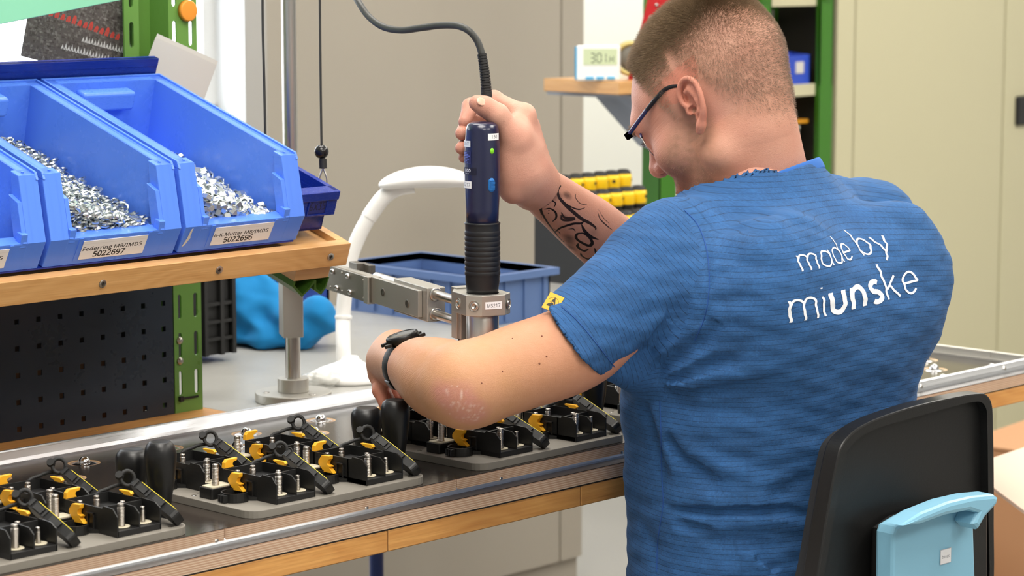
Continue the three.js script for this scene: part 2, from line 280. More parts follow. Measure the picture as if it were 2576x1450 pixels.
// screwdriver rack
{
  const t = thing('screwdriver_rack', 'black stepped rack holding rows of yellow and black screwdrivers', 'tool rack', [0, 0, 0]);
  part('body', [extrX([[-3.115, .862], [-3.115, .93], [-3.185, .93], [-3.185, .965], [-3.25, .965], [-3.25, .995], [-3.32, .995], [-3.32, .862]], 3.572, 3.83), ], M.blackSoft, t);
  part('side_plate', extrX([[-3.11, .862], [-3.11, .935], [-3.25, 1.0], [-3.325, 1.0], [-3.325, .862]], 3.567, 3.572), M.blackSoft, t);
  const grip = lathe([[0, -.03], [.009, -.03], [.0125, .0], [.0125, .03], [.0155, .04], [.0155, .045], [.0001, .045]], 20);
  const collar = lathe([[.0146, .041], [.0165, .044], [.0168, .060], [.0158, .068], [.0001, .0685]], 20), cap = lathe([[.0155, .067], [.0145, .073], [.009, .0765], [.0001, .0775]], 16);
  let n = 0; const rows = [[-3.284, .992, 6, 3.606], [-3.218, .966, 5, 3.61], [-3.152, .93, 5, 3.60]], words = ['back', 'middle', 'front'], ord = ['first', 'second', 'third', 'fourth', 'fifth', 'sixth'];
  rows.forEach(([z, y, k, x], r) => {
    for (let i = 0; i < k; i++) {
      const s = thing('screwdriver', `yellow and black screwdriver handle, ${ord[i]} from the left in the ${words[r]} row of the rack`, 'screwdriver', [x + i * .0352, y, z], rr(0, 6.28), 'screwdrivers in the black rack');
      part('grip', grip, M.blackSoft, s); part('collar', collar, mat('#f5c914', .4), s); part('cap', cap, M.blackSoft, s);
      part('hang_hole', new THREE.CylinderGeometry(.0035, .0035, .035, 10).rotateX(Math.PI / 2).translate(0, .056, 0), M.blackSoft, s);
    }
  });
}
// cardboard boxes at the lower right and behind the worker
function carton(label, x, y, z, w, h, d, turn, flaps) {
  const t = thing('cardboard_box', label, 'box', [x, y, z], turn), k = .005;
  part('body', [bb(-w / 2, w / 2, 0, k, -d / 2, d / 2), bb(-w / 2, w / 2, 0, h, d / 2 - k, d / 2), bb(-w / 2, w / 2, 0, h, -d / 2, -d / 2 + k), bb(-w / 2, -w / 2 + k, 0, h, -d / 2, d / 2), bb(w / 2 - k, w / 2, 0, h, -d / 2, d / 2)], M.card, t);
  if (flaps) {
    const f = part('flap', bb(-w / 2, w / 2, 0, k, 0, d * .45), M.cardPale, t); f.position.set(0, h, d / 2 - k); f.rotation.x = -.1;
    const f2 = part('flap', bb(-w / 2, w / 2, 0, k, -d * .45, 0), M.cardPale, t); f2.position.set(0, h, -d / 2 + k); f2.rotation.x = .5;
    const f3 = part('flap', bb(-w * .4, 0, 0, k, -d / 2, d / 2), M.cardPale, t); f3.position.set(-w / 2, h, 0); f3.rotation.z = -.35;
  } else part('lid', bb(-w / 2 - .003, w / 2 + .003, h, h + k, -d / 2 - .003, d / 2 + .003), M.card, t);
  return t;
}
carton('open brown cardboard box with pale flaps, right of the chair', 3.62, .28, -1.78, .42, .29, .5, .1, true);
carton('closed brown cardboard box under the open one, right of the chair', 3.62, 0, -1.78, .46, .275, .5, .06, false);
carton('brown cardboard box on the floor behind the bench, left of the worker', 4.22, 0, -3.05, .3, .32, .3, .1, false);
carton('brown cardboard box on the floor by the cabinet behind the open box', 4.60, 0, -2.75, .4, .48, .3, .12, false);

// ───────── conveyor bench with ball transfer units ─────────
const BX0 = .75, BX1 = 3.35, FILM = .866, CARR = .884, PLATE = .893;
const bench = thing('assembly_bench', 'long wooden assembly bench with ball transfer top and aluminium rails', 'workbench', [0, 0, 0]);
{
  const cuts = [BX0, 1.30, 1.935, 2.262, 2.80, BX1 + .02];
  for (let i = 0; i < cuts.length - 1; i++) { const b = part('board', boxUV(bb(cuts[i] + .0005, cuts[i + 1] - .0005, .8225, .847, -2.58, -2.03, .0015, 1).translate(0, 0, 0)), M.beam, bench); b.geometry.attributes.uv.array.forEach((v, k, a) => { if (k % 2) a[k] = v + i * .37; else a[k] = v + i * .21; }); }
  const plyUV = (g) => { g = g.index ? g.toNonIndexed() : g; const p = g.attributes.position, uv = new Float32Array(p.count * 2); g.computeBoundingBox(); const { min, max } = g.boundingBox; for (let i = 0; i < p.count; i++) { uv[2 * i] = (p.getX(i) + p.getZ(i)) * .5; uv[2 * i + 1] = (p.getY(i) - min.y) / (max.y - min.y); } g.setAttribute('uv', new THREE.BufferAttribute(uv, 2)); return g; };
  part('black_strip', bb(BX0, BX1, .847, .8492, -2.58, -2.0315), M.blackSoft, bench);
  part('plywood_core', plyUV(bb(BX0, BX1, .8492, .8652, -2.585, -2.03)), M.ply, bench, 'layered plywood edge');
  // film top with round openings for the balls
  const holes = [], balls = [];
  for (let r = 0; r < 9; r++) { const z = -2.515 + r * .0610; for (let x = (r % 2 ? .88 : .815); x < BX1 - .05; x += .1325) { if (z > -2.075 || x < 1.25 || (z > -2.33 && x < 2.78)) continue; holes.push(circ(x, z, .0205, 20)); balls.push([x, z]); } }
  part('film_top', boxUV(extrY([[BX0, -2.585], [BX1, -2.585], [BX1, -2.03], [BX0, -2.03]], .8652, FILM, 0, holes)), M.film, bench, 'dark brown glossy film coating');
  // rings of bare wood, sunk cups and balls
  const ring = lathe([[.0165, -.0012], [.0204, -.0002], [.0204, -.0014], [.0165, -.0014]], 24), cup = lathe([[.0001, -.0004], [.0075, -.0002], [.010, .0006], [.0135, -.0004], [.0165, -.001]], 20), ball = new THREE.SphereGeometry(.0078, 16, 10, 0, Math.PI * 2, 0, Math.PI / 2).translate(0, .0006, 0);
  const ringM = mat('#c9a67c', .6);
  for (const [x, z] of balls) {
    const u = part('ball_transfer_unit', cup, M.chrome, bench); u.position.set(x, FILM, z);
    part('recess', ring, ringM, u); part('ball', ball, M.chrome, u);
  }
  // aluminium rails
  const prof = [[0, 0], [-.0004, .0025], [-.0022, .006], [-.0075, .0128], [-.0095, .0138], [-.0125, .0138], [-.0155, .0125], [-.0155, 0]];
  const railG = (z, s, k = 1) => boxUV(extrX(prof.map(([a, b]) => [z + s * a * k, FILM + b * k]), BX0, BX1));
  const fr = part('front_rail', railG(-2.05, 1), M.alu, bench, 'aluminium front guide rail');
  const br = part('back_rail', railG(-2.5665, 1, 1.25), M.alu, bench, 'aluminium rear guide rail');
  const screw = (x, y, z, o) => part('screw', lathe([[.0001, .0016], [.0028, .0012], [.004, 0]], 14).rotateX(Math.PI / 2 - .75).translate(x, y, z), M.steel, o);
  for (let x = 1.48; x < BX1; x += .2205) screw(x + .0015, FILM + .0078, -2.0534, fr);
  part('end_rail', [bb(BX1 - .012, BX1, FILM, .878, -2.575, -2.068), bb(BX1 - .02, BX1, FILM, .868, -2.575, -2.068)], M.aluMatte, bench, 'grey end stop strip');
  for (const z of [-2.14, -2.26, -2.38, -2.5]) part('joint_strip', bb(BX1 - .0126, BX1 + .0004, FILM, .8784, z - .003, z + .003), M.aluMatte, bench);
  part('film_lip', bb(BX0, BX1, .8652, .8661, -2.0499, -2.0301), M.film, bench);
  for (const [x, z] of [[.9, -2.1], [.9, -2.5], [3.02, -2.5], [2.72, -2.12]]) part('leg', bb(x - .02, x + .02, 0, .8225, z - .02, z + .02), mat('#2d3f6e', .4), bench);

  // carriers, jig plates
  const pos = [['left', 1.3595], ['middle', 1.714], ['right', 2.0685], ['far right', 2.423]];
  const cornered = (x0, x1, z0, z1, r) => roundRect(x0, x1, z0, z1, r, 6);
  const plateW = .271, W = .3540;
  const hole = (x, z, r) => circ(x, z, r, 14);
  pos.forEach(([word, x], i) => {
    const c = thing('carrier_board', ['dark film faced plywood carrier under the leftmost jig plate, at the left picture edge', 'dark film faced plywood carrier under the middle jig plate', 'dark film faced plywood carrier under the jig plate below the elbow', 'dark film faced plywood carrier partly hidden by the worker'][i], 'board', [x, CARR, -2.0515], 0, 'plywood carriers on the ball bench');
    part('core', plyUV(extrY(cornered(0, W, -.2605, 0, .002), -.0135, -.0008)), M.ply, c); part('film', boxUV(extrY(cornered(0, W, -.2605, 0, .002), -.0008, 0)), M.film, c);
    const p = thing('jig_plate', ['grey plastic jig plate at the left picture edge', 'grey plastic jig plate in the middle of the bench holding four black housings', 'grey plastic jig plate under the worker\'s left elbow', 'grey plastic jig plate between the arm and the blue shirt'][i], 'plate', [x + .0435, CARR, -2.0565], 0, 'grey jig plates on the carriers');
    const sc = [[.118, -.012], [.118, -.118], [.035, -.16], [.25, -.012], [.255, -.12], [.012, -.115], [.03, -.225]];
    part('plate', extrY(cornered(0, plateW, -.235, 0, .020), 0, PLATE - CARR, .0006, [...sc.map(([a, b]) => hole(a, b, .0036)), hole(.105, -.02, .002), hole(.02, -.118, .002), hole(.24, -.02, .002)]), M.pvc, p);
    for (const [a, b] of sc) part('screw', lathe([[.0001, .0072], [.0012, .0072], [.0033, .0086]], 12).translate(a, 0, b), M.steel, p);
  });
}

// threaded studs: a lathed screw profile
function studG(r, h) {
  const pts = [[r * .72, 0]]; const p = .00135, n = Math.floor((h - .003) / p);
  for (let i = 0; i < n; i++) { pts.push([r, i * p + p * .15], [r, i * p + p * .35], [r * .86, i * p + p * .8]); }
  pts.push([r * .84, h - .003], [r * .84, h - .0008], [r * .74, h], [r * .42, h], [r * .36, h - .001], [.0001, h - .001]); return lathe(pts, 16);
}
const STUD = { big: studG(.0042, .024), tall: studG(.0043, .0255), small: studG(.0029, .0175), box: studG(.0033, .019), boxTall: studG(.0036, .022) };
function housingG() {
  const t = .0017, Wd = .058, out = [];
  const wallSide = [[0, .007], [0, .022], [-.0075, .0298], [-.0235, .0305], [-.025, .0278], [-.0895, .0278], [-.0895, 0], [0, 0]];
  const wallPlain = [[0, 0], [0, .0235], [-.009, .0285], [-.03, .0295], [-.033, .0285], [-.0895, .0278], [-.0895, 0]];
  const wallMid = [[0, .006], [0, .0215], [-.008, .0278], [-.030, .0285], [-.030, .006]];
  out.push(extrX(wallSide, 0, t), extrX(wallPlain, Wd - t, Wd), extrX(wallMid, .0287, .0287 + t));
  out.push(bb(0, Wd, 0, .0068, -.0895, 0, .0008, 1), bb(0, Wd, .0055, .0275, -.0317, -.030), bb(0, Wd, 0, .0278, -.0895, -.0878), bb(t, Wd - t, .006, .017, -.0878, -.0317), bb(t, Wd - t, .017, .0185, -.056, -.0545));
  out.push(bb(-.0014, 0, .003, .021, -.040, -.0385), bb(-.0014, 0, .003, .021, -.050, -.0485), bb(-.0025, 0, .0195, .021, -.050, -.0385));          // latch pocket frame
  out.push(extrY(roundRect(-.033, .002, -.094, -.0705, .003, 3), 0, .0122, .0006));                                                                // stud block
  out.push(bb(-.004, .002, 0, .012, -.0705, -.060), extrY([[-.012, -.045], [0, -.032], [0, -.062], [-.012, -.062]], 0, .004));
  const arc = []; for (let i = 0; i <= 14; i++) { const a = Math.PI * (.35 + 1.15 * i / 14); arc.push([-.0165 + .0158 * Math.cos(a), -.0505 + .0158 * Math.sin(a)]); } for (let i = 14; i >= 0; i--) { const a = Math.PI * (.35 + 1.15 * i / 14); arc.push([-.0165 + .0143 * Math.cos(a), -.0505 + .0143 * Math.sin(a)]); }
  out.push(extrY(arc, 0, .0105)); out.push(lathe([[.006, .0015], [.0148, .0015], [.0148, 0], [.006, 0]], 20).translate(-.0165, 0, -.0505));           // round pocket
  out.push(bb(-.0175, -.0165 + .016, 0, .0105, -.0665, -.0655), bb(-.036, -.030, .001, .009, -.057, -.0545), bb(-.0365, -.0305, .001, .009, -.0525, -.050), bb(-.037, -.031, .001, .009, -.048, -.0455));
  return merge(out);
}
const clipSide = [[-.0690, .0272], [-.0552, .0282], [-.0557, .0242], [-.0587, .0218], [-.0598, .0190], [-.0593, .0174], [-.0534, .0163], [-.0540, .0149], [-.0569, .0145], [-.0492, .0084], [-.0655, .0080], [-.0747, .0168], [-.0746, .0205]];
const clipTop = [[-.0713, .0322], [-.0530, .0327], [-.0506, .0304], [-.0541, .0260], [-.0507, .0219], [-.0640, .0220], [-.0625, .0253], [-.0639, .0288], [-.0708, .0308]];
const clipBack = [[.0025, .0276], [.0031, .0339], [.0069, .0373], [.0213, .0375], [.0204, .0347], [.0153, .0334], [.0144, .0309], [.0165, .0280]];
const GEO = {
  housing: housingG(), pad: extrY(roundRect(-.0305, -.0015, -.092, -.0725, .003, 3), .0122, .0134), washer: lathe([[.003, 0], [.0092, 0], [.0092, .0011], [.003, .0011], [.003, 0]], 24),
  clipL: extrX(clipSide, -.0062, -.0006, .0004), clipT: extrX(clipTop, .0578, .0622, .0004), clipB: extr(clipBack, .0055, .0004).translate(0, 0, -.0955), eyelet: lathe([[.004, .0016], [.0058, .0016], [.0058, .0024], [.004, .0024], [.004, .0016]], 20).translate(-.0165, 0, -.0505),
};
function lidG() {   // shallow open tray, length along z
  const o = roundRect(-.010, .010, -.039, .039, .005, 4), i = roundRect(-.0083, .0083, -.0373, .0373, .0038, 4);
  return merge([extrY(o, 0, .0015), extrY(o, .0015, .0100, 0, [i]), bb(-.0115, -.0098, .001, .008, -.026, -.012), bb(-.0122, -.0098, .002, .0085, .002, .018), bb(-.0110, -.0098, .0005, .0095, -.034, -.030), bb(-.0110, -.0098, .0005, .0095, -.010, -.007)]);
}
const LID = lidG(), SEAL = extrY(roundRect(-.0098, .0098, -.0300, .0340, .0048, 4), .0100, .0106, 0, [roundRect(-.0084, .0084, -.0290, .0330, .0040, 4)]);
const ringTube = (r, R) => { const p = []; for (let i = 0; i <= 22; i++) { const a = 2.3 + 5.1 * i / 22; p.push(V(0, R * Math.sin(a), R * Math.cos(a))); } return p; };
const RINGQ = new THREE.Quaternion().setFromUnitVectors(V(0, 0, 1), V(-.50, .30, .80).normalize());
const STRAP = merge([new THREE.TorusGeometry(.0072, .0021, 8, 26).scale(1, 1.12, 1).applyQuaternion(RINGQ).translate(.0725, .0415, -.0745), tube([V(.040, .022, -.091), V(.047, .0275, -.0925), V(.056, .0300, -.090), V(.064, .0330, -.086), V(.073, .0345, -.0785)], .0022, 24, 8)]);
const CAPB = merge([new THREE.CylinderGeometry(.0042, .0050, .004, 18), new THREE.CylinderGeometry(.0030, .0030, .0075, 14).translate(0, -.004, 0)]).rotateX(.5).rotateZ(.85).translate(.0655, .0455, -.0800);
function makeUnit() {
  const u = thing('fuse_housing', '', 'fuse housing', [0, 0, 0], 0, 'black fuse housings on the jig plates');
  part('housing', GEO.housing, M.black, u);
  part('stud_pad', GEO.pad, M.pad, u, 'cream square stud pad');
  const st = (k, x, y, z) => { const s = part('stud', STUD[k], M.stud, u); s.position.set(x, y, z); };
  for (const [x, z] of [[.0172, -.0155], [.0455, -.0155]]) { const w = part('washer', GEO.washer, M.pad, u); w.position.set(x, .0068, z); }
  st('tall', .0172, .0068, -.0155); st('small', .0455, .0068, -.0155); st('big', -.0185, .0134, -.0815);
  st('box', .011, .0075, -.078); st('boxTall', .030, .0075, -.074); st('box', .036, .0095, -.037);
  part('clip', GEO.clipL, M.yellow, u, 'amber yellow snap clip'); part('clip', GEO.clipT, M.yellow, u, 'amber yellow snap clip'); part('clip', GEO.clipB, M.yellow, u, 'amber yellow snap clip');
  part('eyelet', GEO.eyelet, M.steel, u);
  const lid = part('lid', LID, M.black, u, 'open black lid hanging beside the housing'); lid.position.set(.0725, .0175, -.0335); lid.rotation.set(.40, 0, -.92, 'YXZ');
  part('seal', SEAL, M.seal, lid, 'lemon yellow sealing strip');
  part('strap', STRAP, M.blackSoft, u); part('strap_button', CAPB, M.blackSoft, u);
  return u;
}
{
  const proto = makeUnit(); let first = true;
  const cols = [[1.447, 'leftmost'], [1.582, 'leftmost'], [1.8005, 'middle'], [1.9365, 'middle'], [2.1565, 'elbow'], [2.2935, 'elbow'], [2.511, 'far'], [2.648, 'far']];
  const where = { leftmost: 'on the leftmost jig plate', middle: 'on the middle jig plate', elbow: 'on the jig plate under the left elbow', far: 'on the jig plate beside the blue shirt' };
  cols.forEach(([x, k], i) => {
    for (const back of [1, 0]) {
      const label = `black fuse housing, ${back ? 'rear' : 'front'} ${i % 2 ? 'right' : 'left'} one ${where[k]}`;
      const p = [x - (back ? .0115 : 0) + rr(-.0006, .0006), PLATE, -2.067 - (back ? .1095 : 0)];
      const o = first ? proto : dup(proto); first = false; o.position.set(...p); o.userData.label = label; o.rotation.y = rr(-.008, .008);
      const lid = o.children.find((c) => c.name === 'lid'); lid.rotation.x += rr(-.06, .04); lid.rotation.z += rr(-.06, .06); lid.position.x += rr(-.001, .001);
    }
  });
  const kn = (rT, rB, h) => lathe([[.0001, 0], [rB, 0], [rB * 1.04, .004], [rT * .86, h * .5], [rT * .985, h * .74], [rT, h * .82], [rT * .97, h * .89], [rT * .86, h * .955], [rT * .70, h * .99], [rT * .62, h], [rT * .52, h * .992], [.0001, h * .99]].map((p) => p), 40);
  const tallK = kn(.0176, .0085, .0865), shortK = kn(.0192, .0098, .0700);
  const kx = [1.694, 2.048, 2.403, 2.757];
  kx.forEach((x, i) => {
    const w = ['between the left and middle jig plates', 'in front of the hand with the watch', 'under the left sleeve hem', 'hidden behind the worker'][i];
    solo('handle_knob', tallK, M.knob, 'black tapered handle knob, slim front one ' + w, 'knob', 'black handle knobs on the carriers').position.set(x, CARR, -2.135);
    solo('handle_knob', shortK, M.knob, 'black tapered handle knob, wide rear one ' + w, 'knob', 'black handle knobs on the carriers').position.set(x + .003, CARR, -2.188);
  });
}

// ───────── green post, pegboard, sloping shelf ─────────
{
  const t = thing('steel_post', 'light green slotted steel upright carrying the sloping shelf', 'post', [2.095, .8655, -2.70]);
  const slot = (x, y, h = .034) => roundRect(x - .0036, x + .0036, y - h / 2, y + h / 2, .0034, 3);
  const sl = []; for (let i = 0; i < 13; i++) for (const x of [.085, .1135]) sl.push(slot(x, .041 + i * .0535));
  const sl2 = []; for (let i = 0; i < 13; i++) sl2.push(slot(.012, .041 + i * .0535));
  const flR = extr([[.075, 0], [.1238, 0], [.1238, .75], [.075, .75]], .003, 0, sl), flL = extr([[0, .26], [.0246, .26], [.0246, .75], [0, .75]], .003, 0, sl2.slice(5));
  part('upright', [flR.translate(0, 0, -.003), flL.translate(0, 0, -.003), bb(.0216, .0246, .26, .75, -.04, -.003), bb(.075, .078, 0, .75, -.04, -.003), bb(.0216, .078, .26, .75, -.043, -.04), bb(.075, .115, 0, .26, -.043, -.04)], M.green, t);
  for (const y of [.101, .0725]) part('bolt', lathe([[.0001, .0042], [.002, .0042], [.0028, .0036], [.0052, .0018], [.0055, 0], [.0001, 0]], 18).rotateX(Math.PI / 2).translate(.0845, y, 0), M.steel, t);
  const m = solo('magnet', lathe([[.0001, .008], [.0125, .008], [.0145, .0065], [.0145, 0], [.0001, 0]], 28).rotateX(Math.PI / 2), mat('#f39a33', .5), 'round orange magnet stuck high on the green post', 'magnet'); m.position.set(2.2005, 1.4185, -2.70);
  const z = solo('cable_tie', [bb(2.177, 2.2095, .8835, .8865, -2.6985, -2.6975).translate(0, 0, 0), bb(2.1755, 2.1815, .8815, .8885, -2.6999, -2.695)], M.blackSoft, 'short black cable tie through the lowest post slots', 'cable tie');
}
{
  const t = thing('pegboard', 'dark steel pegboard with rows of square holes under the sloping shelf', 'pegboard', [1.30, .8658, -2.7005]);
  const w = .867, h = .2475, hs = [], r = .0036;
  for (let j = 0; j < 6; j++) for (let i = 0; i < 25; i++) { const x = .8508 - i * .0345, y = .0138 + j * .0354; if (x < .01) continue; hs.push([[x - r, y - r], [x + r, y - r], [x + r, y + r], [x - r, y + r]]); }
  part('panel', boxUV(extr([[0, 0], [w, 0], [w, h], [0, h]], .002, 0, hs)), M.peg, t);
  part('back_sheet', bb(0, w, 0, h, -.05, -.048), M.blackSoft, t);
  part('edge_fold', bb(w - .0015, w, 0, h, -.018, 0), M.peg, t);
  const c = solo('cardboard_box', bb(1.45, 2.13, .8625, .962, -2.742, -2.715, .001, 1), M.card, 'brown cardboard glimpsed through the pegboard holes', 'box');
}
{
  const t = thing('wooden_batten', 'honey coloured wooden batten along the foot of the pegboard', 'batten', [0, 0, 0]);
  part('batten', boxUV(bb(1.1, 2.228, .834, .8655, -2.725, -2.645, .0012, 1)), M.beam, t);
}
const SH = { pivot: V(0, 1.139, -2.378), a: .321 };
{
  const t = thing('sloping_shelf', 'honey coloured sloping wooden tray shelf carrying blue bins', 'shelf', [0, SH.pivot.y - .0105, SH.pivot.z]); t.rotation.x = SH.a;
  part('base_board', boxUV(bb(1.15, 2.186, -.014, -.0035, -.315, .001)), M.beech, t);
  part('front_board', boxUV(bb(1.15, 2.190, -.0265, .0045, .001, .0155, .0012, 1)), M.beech, t);
  part('end_board', boxUV(bb(2.1765, 2.190, -.014, .0045, -.315, .001, .001, 1)), M.beech, t);
  for (const x of [1.62, 1.797, 1.974, 2.158]) {
    const s = part('screw', lathe([[.0001, .0012], [.002, .001], [.0049, .0014], [.0052, 0], [.0001, 0]], 18).rotateX(Math.PI / 2).translate(x, -.0115, .0155), M.steel, t);
    part('cross_slot', [bb(x - .0024, x + .0024, -.012, -.011, .0155, .0169), bb(x - .0005, x + .0005, -.0139, -.0091, .0155, .0169)], M.ink, s);
  }
  const block = part('support_block', boxUV(bb(2.119, 2.178, -.049, -.0145, -.20, .000, .0008, 1)), M.pine, t, 'pale pine block with end grain');
  part('bracket', extr([[2.121, -.0495], [2.121, -.058], [2.141, -.074], [2.150, -.066], [2.158, -.0565], [2.160, -.066], [2.174, -.0745], [2.180, -.066], [2.182, -.0495], [2.180, -.0495], [2.178, -.063], [2.172, -.070], [2.163, -.064], [2.160, -.0525], [2.156, -.0525], [2.150, -.062], [2.141, -.070], [2.124, -.056], [2.124, -.0495]], .35).translate(0, 0, -.352), mat('#456f27', .4), t, 'green folded steel bracket');
}
// ───────── bins ─────────
const LABELS = [];
function binLabel(l1, l2, w = .094, h = .026) {
  return label3(w, h, .0007, 6000, (c, W, Hh) => {
    c.fillStyle = '#eeebea'; c.fillRect(0, 0, W, Hh); c.fillStyle = '#171717'; c.textAlign = 'left'; c.textBaseline = 'alphabetic';
    c.fillStyle = '#d9d6d4'; c.fillRect(0, Hh * .16, W, 2); c.fillStyle = '#171717';
    const fit = (txt, x, y, size, width, bold) => { c.font = size + 'px sans-serif'; const k = width / c.measureText(txt).width; c.save(); c.translate(x, y); c.scale(k, 1); c.fillText(txt, 0, 0); c.lineWidth = bold ? 3 : 1; c.strokeStyle = '#171717'; c.strokeText(txt, 0, 0); c.restore(); };
    fit(l1, W * .012, Hh * .53, Hh * .27, W * .93, false); fit(l2, W * .20, Hh * .90, Hh * .40, W * .50, true);
      });
}
function makeBin(material) {
  const W = .193, o = [], w = W / 2, t = .0028;
  const prof = [[0, 0], [.0075, .036], [-.030, .104], [-.312, .104], [-.300, 0]];
  const side = (x0, x1) => extrX(prof, x0, x1);
  // side walls taper inwards below the rim
  for (const s of [-1, 1]) {
    o.push(side(s > 0 ? w - .0205 : -w + .0178, s > 0 ? w - .0178 : -w + .0205));
    o.push(extrX([[-.031, .0990], [-.032, .1040], [-.314, .1040], [-.314, .0985], [-.036, .0985]], s > 0 ? w - .0205 : -w + .0006, s > 0 ? w - .0006 : -w + .0205));                         // flange
    o.push(extrX([[-.026, .0990], [-.0325, .1065], [-.3145, .1065], [-.3145, .098], [-.0325, .098]], s > 0 ? w - .0042 : -w + .0006, s > 0 ? w - .0006 : -w + .0042, .0006));               // raised outer rim
    o.push(side(s > 0 ? w - .0090 : -w + .0070, s > 0 ? w - .0070 : -w + .0090));
    // front post: hollow pillar that leans back
    const post = [[0, 0], [.0075, .036], [-.030, .1040], [-.046, .104], [-.030, .060], [-.014, .020], [-.012, 0]];
    o.push(extrX(post, s > 0 ? w - .027 : -w + .0008, s > 0 ? w - .0008 : -w + .027, .0012));
    o.push(extrX([[.0075, .036], [-.012, .036], [-.034, .080], [-.0155, .0775]], s > 0 ? w - .033 : -w + .027, s > 0 ? w - .027 : -w + .033, .0008));                                        // inner shoulder
    o.push(bb(s > 0 ? w - .036 : -w + .027, s > 0 ? w - .027 : -w + .036, .030, .047, -.004, .0066, .001, 1));
    o.push(cy(.0018, .0018, .002, s * (w - .016), .1035, -.038, 10));
  }
  o.push(bb(-w + .008, w - .008, 0, t, -.300, 0), extrX([[-.294, 0], [-.303, .104], [-.300, .104], [-.291, 0]], -w + .008, w - .008));
  o.push(bb(-w + .0008, w - .0008, .0985, .1040, -.3165, -.300), bb(-w + .001, w - .001, .098, .1065, -.3165, -.3130, .0006, 1));
  // front lower panel with ledge
  o.push(extrX([[0, 0], [.0068, .034], [.0068, .036], [-.013, .036], [-.0115, .033], [-.003, .033], [-.008, 0]], -w + .02, w - .02, .0008));
  o.push(extrX([[.0012, .004], [.0085, .0352], [.0045, .0352], [.0, .004]], -w + .042, -w + .047), extrX([[.0012, .004], [.0085, .0352], [.0045, .0352], [.0, .004]], -w + .143, -w + .148));
  // grip pocket on the back wall
  o.push(bx(.085, .026, .022, -.008, .083, -.292, .005, 3), bx(.004, .02, .012, -.022, .062, -.295), bx(.004, .02, .012, -.008, .062, -.295));
  return merge(o);
}
const BIN = makeBin();
const binAt = (x) => V(x, SH.pivot.y - .0012, SH.pivot.z);
function bin(x, label, l1, l2) {
  const b = thing('parts_bin', label, 'bin', binAt(x).toArray(), 0, 'light blue parts bins on the sloping shelf'); b.rotation.x = SH.a;
  part('body', BIN, M.bin, b);
  const [g, m] = binLabel(l1, l2); const lb = part('label', g, m, b, 'white printed part label'); lb.position.set(-.0005, .0186, .0044); lb.rotation.x = .205;
  return b;
}
const binC = bin(2.0135, 'light blue open-front bin full of hexagon nuts labelled 6-K.Mutter, rightmost light bin', '6-K.Mutter M8/IMDS', '5022696');
const binB = bin(1.8155, 'light blue open-front bin full of spring washers labelled Federring, between two others', 'Federring M8/IMDS', '5022697');
const binA = bin(1.6175, 'light blue open-front bin of flat washers cut off by the left picture edge', 'Scheibe M8/IMDS', '5022698');
{ // worn white scratch on the left post of the nut bin
  const s = part('scuff', extr([[0, 0], [.0035, .012], [.0045, .022], [.0068, .0245], [.0065, .013], [.0075, .012], [.003, .002]], .0003), M.paper, binC, 'white paint scuff'); s.position.set(-.0925, .008, .0020); s.rotation.x = .205; s.scale.set(1.25, 1.1, 1);
}
// loose parts: heaps in the bins (positions in the bin's own frame)
function heap(bn, geos, m, name, label, category, group, count, field, extra) {
  bn.updateMatrixWorld(true); const q = new THREE.Quaternion(), e = new THREE.Euler(), p = V();
  const inst = [];
  for (let i = 0; i < count + extra; i++) {
    const { x, y, z, flat } = field(i, i < count);
    e.set(rr(-1, 1) * flat - .15, rr(0, 6.28), rr(-1, 1) * flat); q.setFromEuler(e);
    p.set(x, y, z).applyMatrix4(bn.matrixWorld);
    if (i < count) { const o = solo(name, geos[i % geos.length], m, label, category, group); o.position.copy(p); o.quaternion.copy(q); }
    else inst.push(new THREE.Matrix4().compose(p.clone(), q.clone(), V(1, 1, 1)));
  }
  if (inst.length) { const im = new THREE.InstancedMesh(geos[0], m, inst.length); inst.forEach((k, i) => im.setMatrixAt(i, k)); im.name = numbered(name + '_heap'); im.castShadow = im.receiveShadow = true; scene.add(im); tag(im, 'lower layers of the heap of ' + group, category, null, 'stuff'); }
}
const springRing = (gap) => { // split spring washer: square wire on a slight helix
  const n = 26, R = .0056, k = .0013, pos = [], idx = [], uv = [];
  for (let i = 0; i <= n; i++) { const a = .12 + (2 * Math.PI - .24) * i / n, h = gap * (i / n - .5); for (const [dr, dy] of [[-k, -.001], [k, -.001], [k, .001], [-k, .001]]) { pos.push((R + dr) * Math.cos(a), h + dy, (R + dr) * Math.sin(a)); uv.push(0, 0); } }
  for (let i = 0; i < n; i++) for (let j = 0; j < 4; j++) { const a = i * 4 + j, b = i * 4 + (j + 1) % 4; idx.push(a, b, a + 4, b, b + 4, a + 4); }
  idx.push(0, 2, 1, 0, 3, 2); const e = n * 4; idx.push(e, e + 1, e + 2, e, e + 2, e + 3);
  const g = new THREE.BufferGeometry(); g.setAttribute('position', new THREE.Float32BufferAttribute(pos, 3)); g.setAttribute('uv', new THREE.Float32BufferAttribute(uv, 2)); g.setIndex(idx); return toCreasedNormals(g.toNonIndexed(), .9);
};
const washerG = lathe([[.0046, -.0008], [.0086, -.0008], [.0088, 0], [.0086, .0008], [.0046, .0008], [.0044, 0], [.0046, -.0008]], 26);
const nutG = extr(Array.from({ length: 6 }, (_, i) => [.0072 * Math.cos(i * Math.PI / 3), .0072 * Math.sin(i * Math.PI / 3)]), .0062, .0005, [circ(0, 0, .0037, 14)]).translate(0, 0, -.0031).rotateX(Math.PI / 2);
